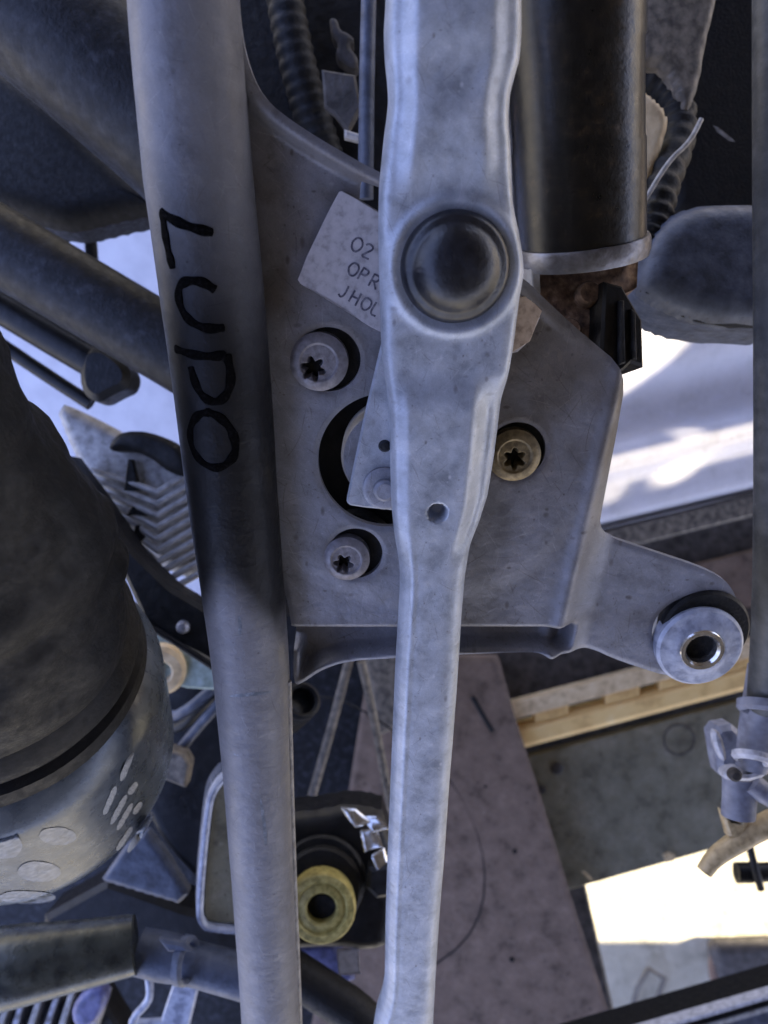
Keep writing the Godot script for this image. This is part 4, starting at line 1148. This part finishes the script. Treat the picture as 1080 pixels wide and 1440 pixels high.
	sub_lathe("bush", rm, 452, 1279, 0.360, [Vector2(0.0066, -0.02), Vector2(0.0066, -0.001), Vector2(0.0074, 0), Vector2(0.0095, -0.0004), Vector2(0.0108, -0.0012), Vector2(0.0118, 0.0002), Vector2(0.0146, -0.0002), Vector2(0.0155, -0.0016), Vector2(0.0150, -0.014), Vector2(0.0066, -0.02)], M.olive_rubber, -6, 3, "yellow olive rubber bush with a dark hole")
	sub_lathe("bush_core", rm, 452, 1279, 0.366, [Vector2(0, 0), Vector2(0.0066, 0), Vector2(0.0066, -0.01), Vector2(0, -0.01)], M.black_rubber)
	for q in [[478, 1136, 500, 1138, 522, 1156, 500, 1162, "uppermost sliver of shiny foil"], [505, 1150, 530, 1148, 550, 1164, 524, 1170, "second sliver of shiny foil touching the rod"], [506, 1170, 530, 1166, 538, 1190, 512, 1200, "largest square piece of shiny foil"], [522, 1202, 540, 1194, 550, 1226, 530, 1224, "lowest torn piece of shiny foil"]]:
		slab("foil_scrap", q[8] + " on the edge of the engine mount", "foil", q.slice(0, 8), 0.372, 0.0015, M.chrome, {"edge": 0.001, "rough": 0.007, "freq": 2000.0, "cell": 0.0006, "seed": q[0], "group": "foil scraps on the engine mount"})
	slab("wire_socket", "dark socket piece right of the yellow bush", "socket", [518, 1222, 550, 1215, 556, 1262, 530, 1266, 514, 1250], 0.37, 0.012, M.black_plastic, {"bev": 0.002})
	slab("paper_tag", "small pale paper tag under the engine mount", "tag", [474, 1336, 504, 1334, 507, 1370, 476, 1372], 0.388, 0.001, M.paper)
	slab("violet_cover", "violet plastic cover behind the paper tag", "cover", [400, 1330, 470, 1326, 500, 1380, 470, 1396, 400, 1380], 0.395, 0.006, M.blue_plastic, {"edge": 0.003, "rough": 0.003, "freq": 600.0})
	pipe("thick_cable", "thick black cable running down under the tube", "cable", [[390, 1352, .375], [450, 1392, .375], [510, 1430, .375], [560, 1500, .375]], 58, M.black_rubber, {"rough": 0.02})
	pipe("push_rod", "thin dull rod leaning left below the motor plate", "rod", [[498, 900, .44], [470, 1010, .45], [430, 1150, .46]], 13, M.trim_brown)
	pipe("push_rod", "thin dull rod leaning right below the motor plate", "rod", [[508, 930, .44], [526, 1010, .45], [556, 1170, .46]], 12, M.trim_brown)
	pipe("thin_wire", "thin black wire crossing behind the two thin rods", "wire", [[440, 978, .50], [480, 984, .50], [520, 1004, .50], [570, 1040, .50]], 3, M.black_rubber)
	slab("floor_block", "dark worn block under the motor plate beside the board", "block", [500, 890, 600, 890, 590, 1010, 530, 1040, 516, 960], 0.52, 0.03, M.trim_brown, {"edge": 0.004, "rough": 0.005})
	var rg := thing("hose_end", "black hose end peeping out beside the tube below the plate", "hose", frame(425, 985, 0.36, -30, 20))
	part("rubber_wall", lathe([Vector2(0.006, -0.03), Vector2(0.006, 0), Vector2(0.0072, 0.001), Vector2(0.0085, 0), Vector2(0.0085, -0.004), Vector2(0.0078, -0.005), Vector2(0.0085, -0.006), Vector2(0.0085, -0.03), Vector2(0.006, -0.03)], 32), M.black_rubber, rg)

func right_heap():
	slab("dark_housing", "black housing in the gap between tube and link rod at the top", "housing", [300, -120, 600, -120, 600, 330, 480, 300, 300, 180], 0.33, 0.04, M.black_plastic, {"edge": 0.006, "rough": 0.004, "freq": 300.0})
	var gc := slab("grey_clip", "small grey clip in the dark gap above the motor plate", "clip", [462, 22, 474, 24, 478, 40, 490, 44, 500, 54, 490, 62, 504, 78, 503, 94, 490, 90, 470, 76, 476, 60, 466, 46], 0.318, 0.006, M.dark_slab, {"edge": 0.002, "rough": 0.002, "round": 1, "cell": 0.0008})
	pipe("dim_hose", "dim ribbed hose deep in the gap between tube and rod", "hose", [[392, -60, .312], [410, 60, .312], [440, 170, .318], [470, 260, .325]], 52, M.black_rubber, {"smooth": 5, "corr": 0.04, "segs": 32})
	pipe("dim_bar", "dim grey bar beside the link rod at the top", "bar", [[520, -60, .29], [516, 100, .29], [514, 280, .30]], 22, M.slate_plastic, {"segs": 16})
	slab("dim_bracket", "dim angled bracket above the grey tab", "bracket", [452, 96, 500, 104, 508, 150, 490, 186, 470, 160, 456, 150], 0.305, 0.004, M.dark_slab, {"bev": 0.001})
	slab("grey_tab", "small grey tab just above the motor plate edge", "tab", [484, 180, 516, 190, 516, 200, 484, 192], 0.30, 0.004, M.cast_grey)
	# crumpled trim and bags at the top right
	slab("crumpled_trim", "crumpled brown grey trim panel right of the motor", "trim", [890, -80, 1010, -80, 1004, 10, 992, 60, 986, 110, 964, 178, 958, 150, 944, 108, 920, 90, 890, 100], 0.30, 0.004, M.trim_brown, {"edge": 0.003, "rough": 0.016, "freq": 420.0, "wrinkle": 0.006, "round": 1})
	slab("torn_liner", "torn pale liner tucked beside the motor casing", "liner", [880, 110, 912, 130, 940, 160, 938, 188, 922, 236, 902, 292, 880, 300], 0.29, 0.003, M.tan_paint, {"edge": 0.003, "rough": 0.016, "freq": 520.0, "wrinkle": 0.006, "round": 1, "seed": 9})
	pipe("liner_edge", "thin bright edge strip below the torn liner", "strip", [[986, 168, .285], [970, 200, .283], [940, 226, .281], [902, 290, .280]], 7, M.cast_grey)
	slab("black_bag", "black plastic bag in the upper right corner", "bag", [930, -120, 1160, -120, 1160, 330, 1000, 330, 940, 300, 930, 200], 0.335, 0.04, M.black_rubber, {"edge": 0.01, "rough": 0.014, "freq": 260.0, "wrinkle": 0.006, "cell": 0.002})
	pipe("black_hose", "black hose bend between motor casing and grey pod", "hose", [[900, 90, .315], [950, 130, .31], [958, 190, .305], [930, 262, .29], [920, 320, .285], [900, 350, .285]], 46, M.black_rubber, {"smooth": 4, "corr": 0.10})
	slab("bright_sliver", "small bright sliver on the black bag", "sliver", [1003, 174, 1012, 178, 1036, 198, 1026, 196], 0.318, 0.002, M.steel)
	var pod := slab("grey_pod", "rounded slate grey plastic pod at the right edge", "pod", [898, 400, 906, 350, 930, 308, 962, 286, 1010, 276, 1140, 280, 1140, 460, 1070, 456, 1000, 452, 960, 440, 920, 420], 0.275, 0.025, M.slate_plastic, {"edge": 0.010, "rough": 0.005, "freq": 380.0, "round": 2, "seed": 5})
	sub_slab("lip", pod, [896, 402, 922, 424, 962, 444, 1002, 456, 1140, 464, 1140, 446, 1004, 440, 966, 428, 926, 408], 0.279, 0.01, M.black_plastic, 1, "dark lower lip", 0.002)
	# upright pipe and the fittings at its end
	pipe("upright_pipe", "dull grey metal pipe running down the right edge", "pipe", [[1090, -120, .235], [1090, 200, .24], [1092, 500, .245], [1092, 760, .262], [1088, 900, .28], [1082, 990, .292]], 60, M.tube_grey, {"segs": 40, "smooth": 1})
	var ft := pipe("hose_fitting", "blue grey hose fitting with white clip at the right edge", "fitting", [[1082, 940, .292], [1078, 985, .296], [1066, 1030, .30], [1056, 1082, .30]], [58, 62, 54, 42], M.slate_light, {"segs": 32})
	ring("collar", ft, 1074, 1004, 0.288, 0.0092, 0.006, 0.004, M.slate_light, 70, -12)
	ring("collar", ft, 1058, 1072, 0.293, 0.0072, 0.004, 0.003, M.washer, 66, -14)
	sub_lathe("screw_head", ft, 1034, 1090, 0.2935, [Vector2(0, 0.0016), Vector2(0.0016, 0.0014), Vector2(0.0024, 0.0004), Vector2(0.0024, -0.002), Vector2(0, -0.002)], M.dark_slab)
	sub_slab("bracket", ft, [1003, 1024, 1040, 1018, 1048, 1060, 1040, 1090, 1016, 1100, 1008, 1060], 0.31, 0.012, M.slate_light, 1, "", 0.002)
	sub_slab("bracket_edge", ft, [1002, 1026, 1014, 1030, 1024, 1066, 1018, 1074, 1006, 1052], 0.302, 0.004, M.washer, 1, "", 0.001)
	sub_slab("clip", ft, [1018, 1090, 1030, 1081, 1062, 1084, 1090, 1066, 1096, 1078, 1068, 1100, 1024, 1100], 0.296, 0.008, M.washer, 1, "white plastic clip", 0.0015)
	sub_pipe("lower_barrel", ft, [[1040, 1092, .31], [1040, 1120, .31], [1038, 1148, .31]], 46, M.slate_light, 24)
	sub_slab("fork", ft, [1016, 1140, 1030, 1154, 1042, 1156, 1054, 1136, 1058, 1150, 1044, 1180, 1026, 1178], 0.312, 0.006, M.tan_plastic, 0, "tan forked end", 0.001)
	sub_pipe("side_arm", ft, [[1056, 1100, .305], [1080, 1120, .305], [1110, 1128, .305]], 30, M.slate_light, 20)
	pipe("tan_hose", "short tan and grey elbow hose below the white clip", "hose", [[990, 1226, .315], [1004, 1206, .315], [1030, 1188, .315], [1068, 1164, .315], [1110, 1146, .315]], [22, 26, 30, 34, 36], M.tan_plastic, {})
	var cl := pipe("bolt_clamp", "dark threaded bolt clamp over the sunlit ground", "clamp", [[1036, 1227, .50], [1060, 1227, .50], [1130, 1224, .50]], 27, M.black_plastic, {"segs": 16})
	sub_pipe("pin", cl, [[1052, 1180, .495], [1060, 1215, .49], [1070, 1250, .495]], 11, M.black_plastic)
	for k in 6:
		ring("thread", cl, 1038 + k * 4, 1227, 0.50, 0.0064, 0.003, 0.0012, M.black_plastic, 0, 88)
	# bits on the ground far below
	pipe("bent_wire", "thin bent wire lying on the shaded concrete", "wire", [[884, 1438, 1.24], [896, 1390, 1.24], [912, 1362, 1.22], [934, 1376, 1.24], [916, 1430, 1.24]], 7, M.trim_brown, {"smooth": 0, "segs": 10})
	pipe("rusty_rod", "short rusty rod curving beside the dark rag on the concrete", "rod", [[1012, 1326, 1.23], [1002, 1352, 1.23], [1006, 1384, 1.23], [1020, 1402, 1.23]], 14, M.rust)
	slab("dark_rag", "dark crumpled rag lying on the shaded concrete at lower right", "rag", [998, 1326, 1030, 1322, 1140, 1322, 1140, 1390, 1040, 1402, 1012, 1392, 1004, 1360], 1.22, 0.01, M.dark_slab, {"edge": 0.015, "rough": 0.03, "freq": 200.0, "wrinkle": 0.02, "cell": 0.004, "round": 1})
